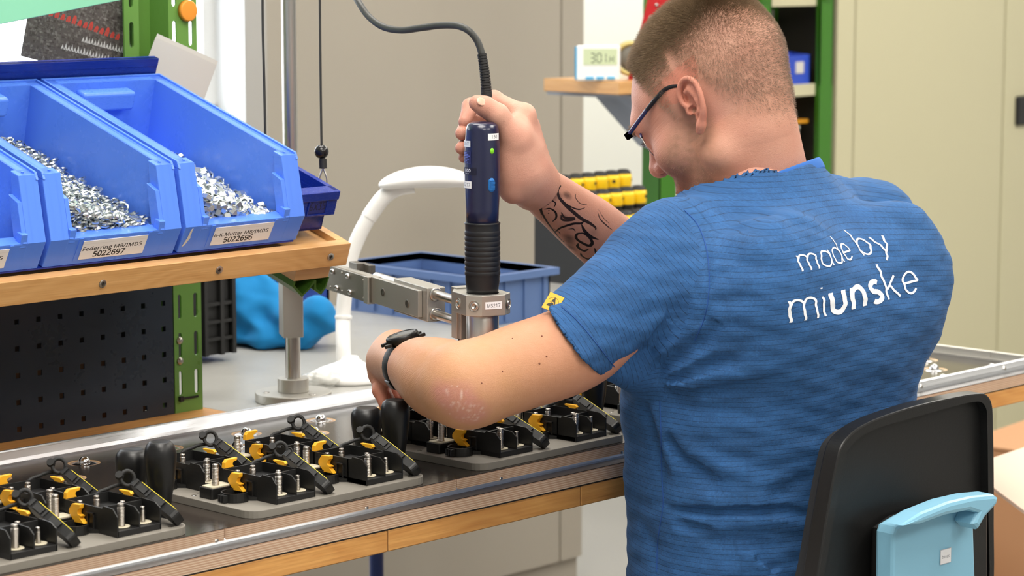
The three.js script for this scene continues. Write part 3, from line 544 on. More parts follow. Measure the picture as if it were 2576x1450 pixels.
// the bins tilt, so the heap lies level in the world: its height over the floor falls towards the back in the bin's frame
const surf = (x, z, base, slopeX, slopeZ, bump) => base + slopeX * x + slopeZ * z + bump * (fbm(x * 6 + 3, z * 6 + 5, 9, 9, 77, 3) - .5);
heap(binB, [springRing(.0012), springRing(.002), springRing(.0004)], M.zinc, 'spring_washer', 'shiny zinc plated split spring washer in the heap in the Federring bin', 'washer', 'spring washers in the middle light bin', 300, (i, top) => {
  const x = rr(-.060, .067), z = -.014 - .265 * Math.pow(rnd(), 1.1); if (!top && rnd() < .35) { const q = -.014 - .008 * rnd(); return { x, y: .005 + (surf(x, q, .050, -.28, 0, .014) - .006) * rnd(), z: q, flat: .6 }; } const yy = Math.max(.006, surf(x, z, .050, -.28, 0, .014)); return { x, y: top ? yy + rr(-.001, .0035) : yy - rr(.001, .006), z, flat: top ? .55 : .5 };
}, 1100);
heap(binC, [nutG], M.zinc, 'hex_nut', 'shiny zinc plated hexagon nut in the heap in the 6-K.Mutter bin', 'nut', 'hexagon nuts in the right light bin', 260, (i, top) => {
  const x = rr(-.060, .066), z = -.014 - .2 * Math.pow(rnd(), 1.15); if (!top && rnd() < .4) { const q = -.015 - .008 * rnd(); return { x, y: .005 + (surf(x, q, .046, -.30, 0, .012) - .006) * rnd(), z: q, flat: .9 }; } const yy = Math.max(.006, surf(x, z, .046, -.30, 0, .012)); return { x, y: top ? yy + rr(-.001, .004) : yy - rr(.001, .006), z, flat: top ? 1.1 : .8 };
}, 700);
heap(binA, [washerG], M.zinc, 'flat_washer', 'shiny flat steel washer lying in the left light bin', 'washer', 'flat washers in the left light bin', 70, (i) => { const x = rr(-.08, .05), z = -.014 - .07 * rnd(), y = Math.max(.006, .034 - .18 * x - .016 * rnd()); return { x, y, z, flat: .8 }; }, 60);

// dark blue boxes: a flat one under and behind the light bins and one at the right with 6x35
{
  const t = thing('stacking_box', 'dark blue stacking box whose rim shows behind the light bins', 'bin', [0, SH.pivot.y - .0012, SH.pivot.z]); t.rotation.x = SH.a;
  part('front_wall', bb(1.35, 2.105, .0, .1265, -.3245, -.3195), M.binDark, t); part('rim', bb(1.35, 2.105, .116, .1265, -.3285, -.3185), M.binDark, t);
  const u = solo('plastic_liner', bb(1.35, 2.105, -.0022, -.0004, -.31, .0005), M.binDark, 'dark blue plastic liner lying on the shelf under the light bins', 'liner'); u.position.set(0, SH.pivot.y - .0012, SH.pivot.z); u.rotation.x = SH.a;
  const r = thing('stacking_box', 'dark blue stacking box marked 6 x 35 at the right end of the shelf', 'bin', [2.1055, SH.pivot.y - .0012, SH.pivot.z]); r.rotation.x = SH.a;
  const w = .066, h = .046, d = .2, z1 = -.012;
  part('body', [bb(.006, w, 0, .003, z1 - d, z1 - .01), bb(.006, .0085, 0, h, z1 - d, z1 - .01), bb(w - .0025, w, 0, h, z1 - d, z1 - .01), bb(.006, w, 0, h, z1 - .0125, z1 - .01), bb(.006, w, 0, h, z1 - d, z1 - d + .003)], M.binDark, r);
  part('rim', [bb(.002, w + .006, h - .022, h, z1 - .010, z1 + .002, .0015, 1), bb(.002, w + .006, h, h + .012, z1 - .016, z1 + .004, .001, 1), bb(.002, .01, h, h + .012, z1 - d - .006, z1), bb(w - .002, w + .006, h, h + .012, z1 - d - .006, z1), bb(.002, w + .006, h, h + .012, z1 - d - .006, z1 - d + .003)], M.binDark, r);
  part('label_frame', [bb(.022, .0235, h - .018, h + .004, z1 + .002, z1 + .0036), bb(.053, .0545, h - .018, h + .004, z1 + .002, z1 + .0036), bb(.022, .0545, h - .0195, h - .018, z1 + .002, z1 + .0036)], M.binDark, r);
  const [g, m] = label3(.029, .020, .0005, 8000, (c, W, Hh) => { c.fillStyle = '#17236f'; c.fillRect(0, 0, W, Hh); c.strokeStyle = '#0a0c22'; c.lineWidth = 9; c.lineCap = 'round'; const L = (p) => { c.beginPath(); p.forEach(([a, b], i) => i ? c.lineTo(a * W, b * Hh) : c.moveTo(a * W, b * Hh)); c.stroke(); }; L([[.16, .25], [.06, .5], [.08, .75], [.2, .72], [.2, .55], [.07, .55]]); L([[.32, .35], [.48, .75]]); L([[.48, .35], [.3, .75]]); L([[.58, .28], [.7, .28], [.63, .46], [.72, .6], [.66, .75], [.57, .72]]); L([[.95, .26], [.82, .26], [.80, .46], [.92, .5], [.92, .7], [.79, .74]]); });
  const lb = part('label', g, m, r, 'handwritten 6 x 35'); lb.position.set(.0385, h - .007, z1 + .0024);
}
// papers on the post
function sheet(name, label, category, c, u, v, w, h, m, thick = .0006, curl = .004) {   // slightly curved sheet with thickness: u, v unit vectors
  const n = V().crossVectors(u, v), g = new THREE.BoxGeometry(w, h, thick, 12, 4, 1), p = g.attributes.position, uv = g.attributes.uv, out = V();
  for (let i = 0; i < p.count; i++) { const x = p.getX(i), y = p.getY(i), z = p.getZ(i) + curl * Math.cos(x / w * 3.1); uv.setXY(i, x / w + .5, y / h + .5); out.copy(c).addScaledVector(u, x).addScaledVector(v, y).addScaledVector(n, z); p.setXYZ(i, out.x, out.y, out.z); }
  g.computeVertexNormals(); return solo(name, g, m, label, category);
}
{
  const ux = V(.93, -.36, .0).normalize(), vy = V(.33, .93, .12).normalize(); vy.addScaledVector(ux, -vy.dot(ux)).normalize();
  sheet('paper_sheet', 'creased off-white paper sheet tucked in front of the green post', 'paper', V(2.168, 1.318, -2.689), ux, vy, .112, .10, M.paper, .0005, .004);
  sheet('paper_sheet', 'second off-white paper sheet showing just behind the first at the post', 'paper', V(2.174, 1.322, -2.693), ux, vy, .112, .102, mat('#dcd9d4', .8), .0005, .003);
  const t = canvasTex(512, 400, (c, w, h) => {
    const r = c.createLinearGradient(0, 0, 0, h); c.fillStyle = '#5b5350'; c.fillRect(0, 0, w, h);
    let s = 7; const q = () => (s = (s * 16807) % 2147483647) / 2147483647; for (let i = 0; i < 2600; i++) { const k = 40 + 120 * q() | 0; c.fillStyle = `rgba(${k},${k - 6},${k - 10},.5)`; c.fillRect(q() * w, q() * h, 3 + q() * 12, 3 + q() * 10); }
    c.strokeStyle = '#c8473d'; c.lineWidth = 9; c.lineCap = 'round'; for (let i = 0; i < 15; i++) { const x = w * .08 + i * w * .055, y = h * .42 + i * 2; c.beginPath(); c.moveTo(x, y + 14); c.bezierCurveTo(x + 8, y - 30 * (i % 3 === 0 ? 1.6 : .7), x + 18, y - 8, x + 10, y + 14); c.stroke(); }
    c.lineWidth = 5; c.strokeStyle = '#d9d5d2'; for (const [yy, n] of [[.66, 14], [.80, 20]]) for (let i = 0; i < n; i++) { const x = w * (.95 - n * .03) + i * w * .03; c.beginPath(); c.moveTo(x, h * yy); c.lineTo(x + 4, h * yy - 14 - 6 * (i % 2)); c.lineTo(x + 9, h * yy); c.stroke(); }
  });
  sheet('brochure', 'dark stone patterned brochure with red and white print behind the green post', 'brochure', V(2.035, 1.40, -2.716), V(.97, -.24, .0).normalize(), V(.24, .97, 0).normalize(), .17, .115, mat('#ffffff', .5, 0, { map: t }), .0006, .002);
  const g = solo('green_sheet', extr([[0, 0], [.36, .052], [.372, .075], [.372, .2], [0, .2]], .006, .001), mat('#8fd9b4', .3, 0, { clearcoat: .3 }), 'translucent mint green plastic sheet hanging in the upper left corner', 'sheet'); g.position.set(1.66, 1.392, -2.56);
  const p = solo('blue_post', [bb(-.03, .03, 0, 2.4, -.03, .03, .003, 1)], mat('#12367f', .35), 'dark blue steel post in front of the bright window', 'post'); const q = at(181, 120, 5.0); p.position.set(q.x, 0, q.z); p.rotation.y = -.78;
}

// ───────── implicit surfaces (surface nets) ─────────
function net(f, lo, hi, c) {
  const nx = Math.ceil((hi[0] - lo[0]) / c) + 1, ny = Math.ceil((hi[1] - lo[1]) / c) + 1, nz = Math.ceil((hi[2] - lo[2]) / c) + 1, N = nx * ny * nz;
  const d = new Float32Array(N).fill(9), B = 6, id = (i, j, k) => i + nx * (j + ny * k);
  for (let k0 = 0; k0 < nz; k0 += B) for (let j0 = 0; j0 < ny; j0 += B) for (let i0 = 0; i0 < nx; i0 += B) {
    const s = f(lo[0] + (i0 + B / 2) * c, lo[1] + (j0 + B / 2) * c, lo[2] + (k0 + B / 2) * c), far = Math.abs(s) > c * B * 2 + .012;
    for (let k = k0; k < Math.min(k0 + B, nz); k++) for (let j = j0; j < Math.min(j0 + B, ny); j++) for (let i = i0; i < Math.min(i0 + B, nx); i++) d[id(i, j, k)] = far ? s : f(lo[0] + i * c, lo[1] + j * c, lo[2] + k * c);
  }
  const vid = new Int32Array(N).fill(-1), pos = [], E = [[0, 1], [2, 3], [4, 5], [6, 7], [0, 2], [1, 3], [4, 6], [5, 7], [0, 4], [1, 5], [2, 6], [3, 7]];
  const off = [0, 1, nx, nx + 1, nx * ny, nx * ny + 1, nx * ny + nx, nx * ny + nx + 1], idx = [];
  for (let k = 0; k < nz - 1; k++) for (let j = 0; j < ny - 1; j++) for (let i = 0; i < nx - 1; i++) {
    const b = id(i, j, k); let m = 0; for (let q = 0; q < 8; q++) if (d[b + off[q]] < 0) m |= 1 << q;
    if (m === 0 || m === 255) continue;
    let x = 0, y = 0, z = 0, n = 0;
    for (const [p, q] of E) { const a = d[b + off[p]], e = d[b + off[q]]; if ((a < 0) === (e < 0)) continue; const t = a / (a - e); x += (p & 1) + t * ((q & 1) - (p & 1)); y += (p >> 1 & 1) + t * ((q >> 1 & 1) - (p >> 1 & 1)); z += (p >> 2) + t * ((q >> 2) - (p >> 2)); n++; }
    vid[b] = pos.length / 3; pos.push(lo[0] + (i + x / n) * c, lo[1] + (j + y / n) * c, lo[2] + (k + z / n) * c);
  }
  for (let k = 1; k < nz - 1; k++) for (let j = 1; j < ny - 1; j++) for (let i = 1; i < nx - 1; i++) {
    const b = id(i, j, k), s = d[b] < 0;
    for (const [o, u, v] of [[1, nx, nx * ny], [nx, nx * ny, 1], [nx * ny, 1, nx]]) {
      if (s === (d[b + o] < 0)) continue; const a = vid[b], e = vid[b - u], g = vid[b - u - v], h = vid[b - v];
      if (a < 0 || e < 0 || g < 0 || h < 0) continue; if (s) idx.push(a, e, g, a, g, h); else idx.push(a, g, e, a, h, g);
    }
  }
  const nrm = new Float32Array(pos.length), e = c * .5;
  for (let i = 0; i < pos.length; i += 3) {
    let [x, y, z] = [pos[i], pos[i + 1], pos[i + 2]], gx = f(x + e, y, z) - f(x - e, y, z), gy = f(x, y + e, z) - f(x, y - e, z), gz = f(x, y, z + e) - f(x, y, z - e), l = Math.hypot(gx, gy, gz) || 1;
    const v = f(x, y, z), st = Math.max(-c * .5, Math.min(c * .5, v / Math.max(.3, l / (2 * e)))); pos[i] -= gx / l * st; pos[i + 1] -= gy / l * st; pos[i + 2] -= gz / l * st;
    nrm[i] = gx / l; nrm[i + 1] = gy / l; nrm[i + 2] = gz / l;
  }
  const g = new THREE.BufferGeometry(); g.setAttribute('position', new THREE.Float32BufferAttribute(pos, 3)); g.setAttribute('normal', new THREE.BufferAttribute(nrm, 3));
  g.setAttribute('uv', new THREE.BufferAttribute(new Float32Array(pos.length / 3 * 2), 2)); g.setIndex(idx); return g;
}
const smin = (a, b, k) => { const h = Math.max(k - Math.abs(a - b), 0) / k; return Math.min(a, b) - h * h * k * .25; };
function cone(a, b, ra, rb) {   // tapered capsule
  const bx_ = b.x - a.x, by = b.y - a.y, bz = b.z - a.z, bb_ = bx_ * bx_ + by * by + bz * bz || 1e-9;
  return (x, y, z) => { const px = x - a.x, py = y - a.y, pz = z - a.z; let t = (px * bx_ + py * by + pz * bz) / bb_; t = t < 0 ? 0 : t > 1 ? 1 : t; return Math.hypot(px - bx_ * t, py - by * t, pz - bz * t) - (ra + (rb - ra) * t); };
}
function blob(c, ax, ay, az, rx, ry, rz) {   // ellipsoid with its own axes
  return (x, y, z) => { const p = x - c.x, q = y - c.y, r = z - c.z, u = (p * ax.x + q * ax.y + r * ax.z), v = (p * ay.x + q * ay.y + r * ay.z), w = (p * az.x + q * az.y + r * az.z); const k0 = Math.hypot(u / rx, v / ry, w / rz), k1 = Math.hypot(u / (rx * rx), v / (ry * ry), w / (rz * rz)); return k0 < 1e-6 ? -Math.min(rx, ry, rz) : k0 * (k0 - 1) / k1; };
}
const EX = V(1, 0, 0), EY = V(0, 1, 0), EZ = V(0, 0, 1);
function n3(x, y, z, s = 1) { // cheap smooth 3-d noise, -1..1
  return Math.sin(x * 1.7 + Math.sin(y * 2.3 + s) * 1.3 + s) * .5 + Math.sin(y * 1.9 + Math.sin(z * 2.1 + s * 2) * 1.2) * .3 + Math.sin(z * 2.2 + Math.sin(x * 1.6 - s) * 1.4) * .3;
}

// ───────── stand with torque arm ─────────
{
  const px = 2.3623, pz = -2.6723, y0 = .862;
  const st = thing('arm_stand', 'polished vertical column on a round base carrying the torque arm', 'stand', [px, y0, pz], Math.PI / 2 - .0);
  part('base_disc', lathe([[.0001, 0], [.0535, 0], [.0545, .001], [.0545, .0125], [.0535, .0135], [.0001, .0135]], 48), M.aluMatte, st);
  part('collar', lathe([[.0105, .0135], [.0215, .0135], [.0222, .0142], [.0222, .0325], [.0215, .0332], [.0105, .0332]], 40), M.aluMatte, st);
  part('column', cy(.0107, .0107, 1.2, 0, .0135, 0, 32), M.steel, st);
  const a0 = -1.20;
  const bl = part('slide_block', boxUV(bb(-.0215, .0215, .094, .19, -.0125, .0165, .0012, 1)), M.aluMatte, st); bl.rotation.y = YAW + .18 - Math.PI / 2 + Math.PI;
  for (const [x, z] of [[-.04, 0], [.02, .034], [.02, -.034]]) part('screw', lathe([[.0001, .0139], [.003, .0139], [.0035, .0145], [.005, .0142], [.005, .0135]], 16).translate(x, 0, z), M.steel, st);
  // the arm: local x from the column towards the tool
  const arm = thing('torque_arm', 'silver aluminium torque arm with twin guide rods holding the electric screwdriver', 'arm', [px, 0, pz], Math.atan2(-.9341, -.3571));
  const A = (a, b, c, d, e, f, r = .0008) => boxUV(bb(a, b, c, d, e, f, r, 1));
  const yc = 1.062;
  part('pivot_block', [A(-.02, .06, yc - .018, yc + .016, -.016, .018)], M.aluMatte, arm);
  const p1 = part('hinge_plate', [A(.05, .325, yc - .0175, yc + .0165, .010, .016)], mat('#8d877c', .4, .8, { bumpMap: fineBump, bumpScale: .00003 }), arm, 'screwed grey hinge plate');
  part('hinge_bar', [A(.05, .325, yc - .016, yc + .0155, -.004, .010), A(.310, .325, yc - .019, yc + .017, -.004, .0175)], M.aluMatte, arm);
  const sc = (x, y, z, r, o) => part('screw', lathe([[.0001, .0016], [r * .45, .0018], [r * .5, .0034], [r, .0026], [r, 0]], 14).rotateX(Math.PI / 2).translate(x, y, z), M.chrome, o);
  for (const [x, y] of [[.20, .010], [.255, .010], [.17, -.010], [.215, -.0105], [.262, -.0105]]) sc(x, yc + y, .016, .0036, p1);
  for (const [x, y] of [[.18, .0125], [.232, .012], [.308, .011], [.232, -.0125], [.308, -.0125], [.19, -.012]]) part('pin', new THREE.SphereGeometry(.0016, 8, 6).translate(x, yc + y, .016), M.steel, p1);
  part('clamp_lever', [A(.212, .24, yc + .013, yc + .024, -.014, -.002), A(.226, .262, yc + .012, yc + .0235, -.02, -.012)], mat('#6d6a63', .4, .5), arm, 'dark grey clamp lever');
  const p2 = part('front_plate', [A(.325, .478, yc - .0165, yc + .0175, .0065, .0125)], M.aluMatte, arm);
  part('bearing_block', [A(.385, .4915, yc - .021, yc + .022, -.019, .0062, .0012)], M.aluMatte, arm);
  for (const [x, y] of [[.365, .002], [.444, -.003]]) { part('bolt_hole', lathe([[.0001, .0003], [.0036, .0003], [.005, .0008], [.005, -.001]], 18).rotateX(Math.PI / 2).translate(x, yc + y, .0125), mat('#6f6b64', .4, .8), p2); }
  for (const dy of [.0135, -.0115]) {
    part('bearing_ring', lathe([[.0058, 0], [.0085, 0], [.0085, .0018], [.0075, .0026], [.0058, .0026]], 24).rotateZ(-Math.PI / 2).translate(.4915, yc + dy, -.0055), M.steel, arm);
    part('guide_rod', rod(V(.30, yc + dy, -.0055), V(.592, yc + dy, -.0055), .0058, 20), M.steel, arm);
  }
  // clamp head round the tool
  const T = .6427;
  const oct = [[-.022, -.030], [.018, -.030], [.031, -.017], [.031, .013], [.018, .0275], [-.022, .0275], [-.040, .018], [-.046, .013], [-.046, -.018], [-.040, -.022]].map(([x, z]) => [x + T - .005, z]);
  const c0 = part('clamp_body', extrY(oct, 1.0715, 1.0965, .0008, [circ(T, 0, .0203, 36)]), M.aluMatte, arm);
  part('clamp_flange', [A(T - .056, T - .040, 1.036, 1.0985, -.020, .016), A(T - .046, T - .032, 1.036, 1.071, -.012, .014)], M.aluMatte, arm);
  part('rubber_stop', A(T - .046, T - .033, 1.0315, 1.036, -.010, .012), M.blackSoft, arm);
  return0(arm, T, c0);
  function return0(arm, T) {
    // screws in the slanted faces, and the printed tag on the face towards the camera
    const q = (x, z, ang, o) => { const m = part('screw', lathe([[.0001, -.0012], [.0022, -.0012], [.0026, .0008], [.0042, .0006], [.0044, -.001], [.0062, -.001], [.0064, .0004]], 18).rotateX(Math.PI / 2), M.steel, arm); m.position.set(T + x, 1.084, z); m.rotation.y = ang; };
    q(.0205, -.0245, Math.PI - .78, 0); q(-.010, .0278, 0, 0); q(.0205, .0210, .78, 0);
    const [g, m] = label3(.0215, .0085, .0005, 9000, (c, w, h) => { c.fillStyle = '#efeff2'; c.fillRect(0, 0, w, h); c.fillStyle = '#17171b'; c.font = '52px sans-serif'; c.textAlign = 'center'; c.fillText('MS217', w / 2, h * .76); });
    const l = part('label', g, m, arm, 'white tag reading MS217'); l.position.set(T + .0262, 1.0842, -.002); l.rotation.y = Math.PI / 2;
  }
  const sleeve = solo('drive_tube', lathe([[.0001, .985], [.0185, .985], [.0195, .988], [.0195, 1.0712], [.0001, 1.0712]], 40), M.steel, 'polished steel tube below the clamp of the electric screwdriver', 'tube'); sleeve.position.set(2.1325, 0, -2.0720);

  // electric screwdriver
  const TX = 2.1325, TZ = -2.0720, tool = thing('electric_screwdriver', 'dark blue electric screwdriver with black ribbed grip held upright in the hand', 'power tool', [TX, 0, TZ]);
  part('body', lathe([[.0001, 1.173], [.0195, 1.173], [.0197, 1.195], [.0205, 1.215], [.0212, 1.24], [.0209, 1.27], [.0196, 1.290], [.0178, 1.2965], [.013, 1.2995], [.0001, 1.300]], 48), M.tool, tool);
  const gp = [[.0001, 1.0966], [.0188, 1.0966], [.0192, 1.102], [.0205, 1.111], [.0205, 1.118]]; for (let i = 0; i < 9; i++) { const y = 1.118 + i * .0060; gp.push([.0212, y + .0004], [.0212, y + .0038], [.0206, y + .0044], [.0206, y + .0056]); } gp.push([.0206, 1.178], [.0213, 1.1785], [.0213, 1.1805], [.0198, 1.181], [.0001, 1.181]);
  part('rubber_grip', lathe(gp, 48), mat('#17171a', .45), tool, 'black ribbed rubber grip');
  const toCam = Math.atan2(-RIGHT.z * 0 - FWD.x, -FWD.z);   // heading of the face towards the camera
  const face = (deg, r, y) => { const a = toCam + deg * Math.PI / 180; return { p: [Math.sin(a) * r, y, Math.cos(a) * r], a }; };
  const wrap = (name, deg, y, w, h, r, draw, ppm, lb) => { // curved sticker on the round body
    const aw = w / r, g = new THREE.CylinderGeometry(r, r, h, 14, 1, true, toCam + deg * Math.PI / 180 - aw / 2, aw).translate(0, y, 0); part(name, g, mat('#ffffff', .45, 0, { map: canvasTex(Math.round(w * ppm), Math.round(h * ppm), draw) }), tool, lb);
  };
  const txt = (bg, fg, s, px_, al = 'center') => (c, w, h) => { c.fillStyle = bg; c.fillRect(0, 0, w, h); c.fillStyle = fg; c.font = px_ + 'px sans-serif'; c.textAlign = al; c.textBaseline = 'middle'; c.fillText(s, w / 2, h / 2); };
  wrap('sticker', 44, 1.283, .018, .008, .0208, txt('#f2f2f2', '#222', '150', 46), 8000, 'white sticker reading 150');
  wrap('sticker', -62, 1.2745, .016, .0075, .0213, txt('#dfe6f2', '#1b2450', 'DC CE', 36), 8000, 'small sticker with CE mark');
  wrap('sticker', -60, 1.2585, .016, .0145, .0215, (c, w, h) => { c.fillStyle = '#1a1f52'; c.fillRect(0, 0, w, h); c.fillStyle = '#6d7ee0'; for (let i = 0; i < 7; i++) c.fillRect(w * .08, h * (.08 + i * .13), w * (.5 + .4 * ((i * 37) % 5) / 5), h * .05); c.strokeStyle = '#7f88c8'; c.strokeRect(2, 2, w - 4, h - 4); }, 8000);
  wrap('sticker', -50, 1.2425, .024, .0085, .0217, (c, w, h) => { c.fillStyle = '#14152c'; c.fillRect(0, 0, w, h); c.fillStyle = '#e6e8ef'; c.font = 'bold 42px sans-serif'; c.fillText('HCO', w * .22, h * .62); c.font = '16px sans-serif'; c.fillText('tools.de', w * .25, h * .9); }, 8000);
  wrap('sticker', -58, 1.2265, .017, .0085, .0217, txt('#f1f1f3', '#3a3a40', 'S217', 48), 8000, 'white sticker reading S217');
  const b = face(32, .0206, 1.2265), bt = part('button', [new THREE.CapsuleGeometry(.0042, .0085, 6, 14).scale(1, 1, .55), ...[-3, -2, -1, 0, 1, 2, 3].map((i) => bb(-.0034, .0034, i * .0016 - .0003, i * .0016 + .0003, .0018, .0028))], mat('#1f6fb8', .4), tool, 'blue ribbed rocker button'); bt.position.set(...b.p); bt.rotation.y = b.a;
  const l = face(34, .0206, 1.2665), led = part('indicator_lamp', new THREE.SphereGeometry(.003, 12, 8).scale(1, 1.2, .6), mat('#7ed321', .4), tool, 'green indicator window'); led.position.set(...l.p); led.rotation.y = l.a;
  // cable and kink protection
  const P = (x, y, d = 3.02) => at(x, y, d);
  const sr = [P(1226, 290), P(1225, 262), P(1223, 225), P(1219, 180), P(1212, 135)];
  const ribs = []; const cv = new THREE.CatmullRomCurve3(sr);
  for (let i = 0; i < 17; i++) { const p = cv.getPoint(.38 + .60 * i / 16), tg = cv.getTangent(.38 + .60 * i / 16); const k = new THREE.CylinderGeometry(.0068 - .0012 * i / 16, .0068 - .0012 * i / 16, .0024, 18).applyQuaternion(new THREE.Quaternion().setFromUnitVectors(EY, tg)).translate(p.x, p.y, p.z); ribs.push(k); }
  const strain = part('strain_relief', [tube(sr, .0049, 40, 12), rod(P(1226, 292), P(1224.5, 248), .0066, 18), ...ribs].map((g) => g.translate(-TX, 0, -TZ)), M.blackSoft, tool, 'black ribbed kink protection');
  solo('power_cable', tube([P(1214, 150), P(1210, 128), P(1198, 98), P(1180, 78), P(1155, 66, 3.03), P(1110, 64, 3.05), P(1060, 70, 3.07), P(1010, 76, 3.09), P(965, 68, 3.11), P(930, 44, 3.13), P(905, 10, 3.15), P(880, -40, 3.2), P(850, -120, 3.25), P(820, -260, 3.3)], .0043, 120, 12), M.cable, 'dark grey cable curving from the electric screwdriver up out of the picture', 'cable');
}
// ───────── desk lamp ─────────
{
  const L = (x, y, d = 3.80) => at(x, y, d), base = at(880, 968, 3.78);
  const t = thing('desk_lamp', 'white curved desk lamp on the rear desk', 'lamp', [base.x, .862, base.z]); const s = (g) => g.translate(-base.x, -.862, -base.z);
  part('base', lathe([[.0001, 0], [.058, 0], [.060, .004], [.058, .011], [.045, .018], [.022, .026], [.0145, .032], [.013, .036], [.0001, .036]], 48).scale(1.0, 1, 1.0), M.white, t);
  part('stem', s(tube([L(866, 945, 3.78), L(864, 880, 3.78), L(863, 800), L(870, 720), L(882, 650), L(905, 590), L(935, 535)], .0112, 60, 20)), M.white, t);
  part('joint', [lathe([[.0125, 0], [.0132, .004], [.0118, .006]], 20).translate(0, 0, 0)].map((g) => s(along(g, L(864, 803), L(864, 780)))), M.white, t);
  part('neck', s(tube([L(927, 549), L(945, 522), L(968, 494), L(1000, 474), L(1040, 466)], .0122, 40, 20)), M.white, t);
  // head: thin leaf-shaped shade
  const c = L(1075, 448), ux = RIGHT.clone().multiplyScalar(1).addScaledVector(FWD, .15).normalize(), uy = V(0, 1, 0).addScaledVector(ux, -.02), uz = V().crossVectors(ux, uy).normalize();
  const f0 = blob(c, ux, uy, uz, .0735, .0175, .042), f1 = (x, y, z) => { const q = y - c.y, p = (x - c.x) * ux.x + (z - c.z) * ux.z; return Math.max(f0(x, y - .25 * (-p * p) / .08 * .5, z), -(q + .0105 + p * p * 1.3)); };
  const hb = net(f1, [c.x - .1, c.y - .04, c.z - .1], [c.x + .1, c.y + .035, c.z + .1], .0022); part('shade', s(hb), M.white, t);
  part('diffuser', s(blobGeo(c, ux, uy, uz)), mat('#e7e5df', .6), t);
  function blobGeo(c, ux, uy, uz) { const g = new THREE.SphereGeometry(1, 32, 12).scale(.055, .004, .031); const m = new THREE.Matrix4().makeBasis(ux, uy, uz); return g.applyMatrix4(m).translate(c.x, c.y - .0105, c.z); }
  solo('lamp_cable', tube([at(768, 992, 3.7), at(769, 966, 3.72), at(780, 945, 3.74), at(802, 935, 3.76), at(828, 941, 3.78), at(850, 948, 3.79)], .0031, 40, 10), M.white, 'white lamp cable arching beside the lamp stem', 'cable');
  const bag = (x, y, z) => smin(blob(V(at(805, 966, 3.72).x, .872, at(805, 966, 3.72).z), RIGHT, EY, V(-RIGHT.z, 0, RIGHT.x), .03, .012, .02)(x, y, z), blob(V(at(830, 958, 3.73).x, .878, at(830, 958, 3.73).z), RIGHT, EY, V(-RIGHT.z, 0, RIGHT.x), .014, .012, .012)(x, y, z), .01) + .0016 * n3(x * 180, y * 180, z * 180);
  const bc = at(812, 964, 3.72); solo('plastic_bag', net(bag, [bc.x - .05, .861, bc.z - .05], [bc.x + .05, .9, bc.z + .05], .0025), mat('#f4f4f2', .15, 0, { transmission: .7, thickness: 0, ior: 1.4 }), 'small crumpled clear plastic bag beside the lamp base', 'bag');
}
// ───────── cloth, cords ─────────
{
  const D = 4.10, R2 = V(RIGHT.x, 0, RIGHT.z), F2 = V(-RIGHT.z, 0, RIGHT.x).multiplyScalar(-1), C = (x, y, d = D) => at(x, y, d);
  const parts = [blob(C(650, 790, 4.12), R2, EY, F2, .060, .055, .05), blob(C(610, 750, 4.14), R2, EY, F2, .035, .072, .05), blob(C(760, 815, 4.08), R2, EY, F2, .060, .033, .045), blob(C(800, 783, 4.06), R2, EY, F2, .030, .022, .03), blob(C(690, 850), R2, EY, F2, .062, .018, .05)];
  const f = (x, y, z) => { let d = parts[0](x, y, z); for (let i = 1; i < parts.length; i++) d = smin(d, parts[i](x, y, z), .022); const u = (x - 2.69) * R2.x + (z + 3.07) * R2.z; return Math.max(d + .0045 * Math.sin(u * 95 + (y - .86) * 60 + Math.sin(y * 90) * .8) + .002 * n3(x * 60, y * 60, z * 60), .8625 - y); };
  const cc = C(710, 800); solo('cleaning_cloth', net(f, [cc.x - .19, .861, cc.z - .19], [cc.x + .19, 1.01, cc.z + .19], .004), M.blueCloth, 'bright blue crumpled towel lying on the rear desk', 'cloth');
  const c1 = solo('cord', tube([at(660, -160, 3.3), at(661, 60, 3.3), at(665, 220, 3.3), at(669, 420, 3.3)], .0017, 30, 8), M.cord, 'thin black cord hanging left of the polished column', 'cord');
  const c2 = thing('balancer_cord', 'thin black hanging cord with a ball stop and steel hook', 'cord', [0, 0, 0]); const P = (x, y) => at(x, y, 3.3), Z3 = V(0, 0, 0);
  part('cord', tube([P(803, -200), P(805, 60), P(807, 240), P(809, 368)], .0016, 30, 8), M.cord, c2);
  const b = P(809, 382); part('ball_stop', new THREE.SphereGeometry(.0094, 24, 16).translate(b.x, b.y, b.z), mat('#1a1a1b', .2), c2);
  part('ferrule', [rod(P(812, 400), P(813, 424), .0052, 16), rod(P(811, 398), P(812, 404), .0035, 12)], M.blackSoft, c2);
  part('hook', tube([P(812, 424), P(804, 448), P(803, 470), P(812, 484), P(822, 470), P(822, 448), P(814, 424)], .0013, 40, 8), M.steel, c2, 'thin steel wire hook');
}

// ───────── the seated worker ─────────
const FH = V(FWD.x, 0, FWD.z).normalize();
const dirH = (left, away) => RIGHT.clone().multiplyScalar(-left).addScaledVector(FH, away).normalize();
const TF = dirH(.69, .724), TS = V().crossVectors(TF, EY).normalize();          // torso: forward, to his right
const HH = dirH(.80, .60), HF = HH.clone().multiplyScalar(.80).addScaledVector(EY, -.60).normalize(), HR = V().crossVectors(HH, EY).normalize(), HU = V().crossVectors(HR, HF).normalize();
const J = {
  LS: at(1690, 640, 2.98), LH: at(1468, 862, 2.925), LE: at(1172, 975, 2.875), LM: at(1104, 952, 2.955), LW: at(1030, 922, 3.075),
  RS: at(2185, 590, 3.26), RE: at(1650, 712, 3.27), RM: at(1500, 585, 3.17), RW: at(1342, 462, 3.05),
  NB: at(1908, 490, 3.10), O: at(1738, 275, 3.03).addScaledVector(HR, .072), T: at(1932, 1000, 3.09),
};
const hp = (x, y, z) => J.O.clone().addScaledVector(HR, x).addScaledVector(HU, y).addScaledVector(HF, z);   // head frame -> world
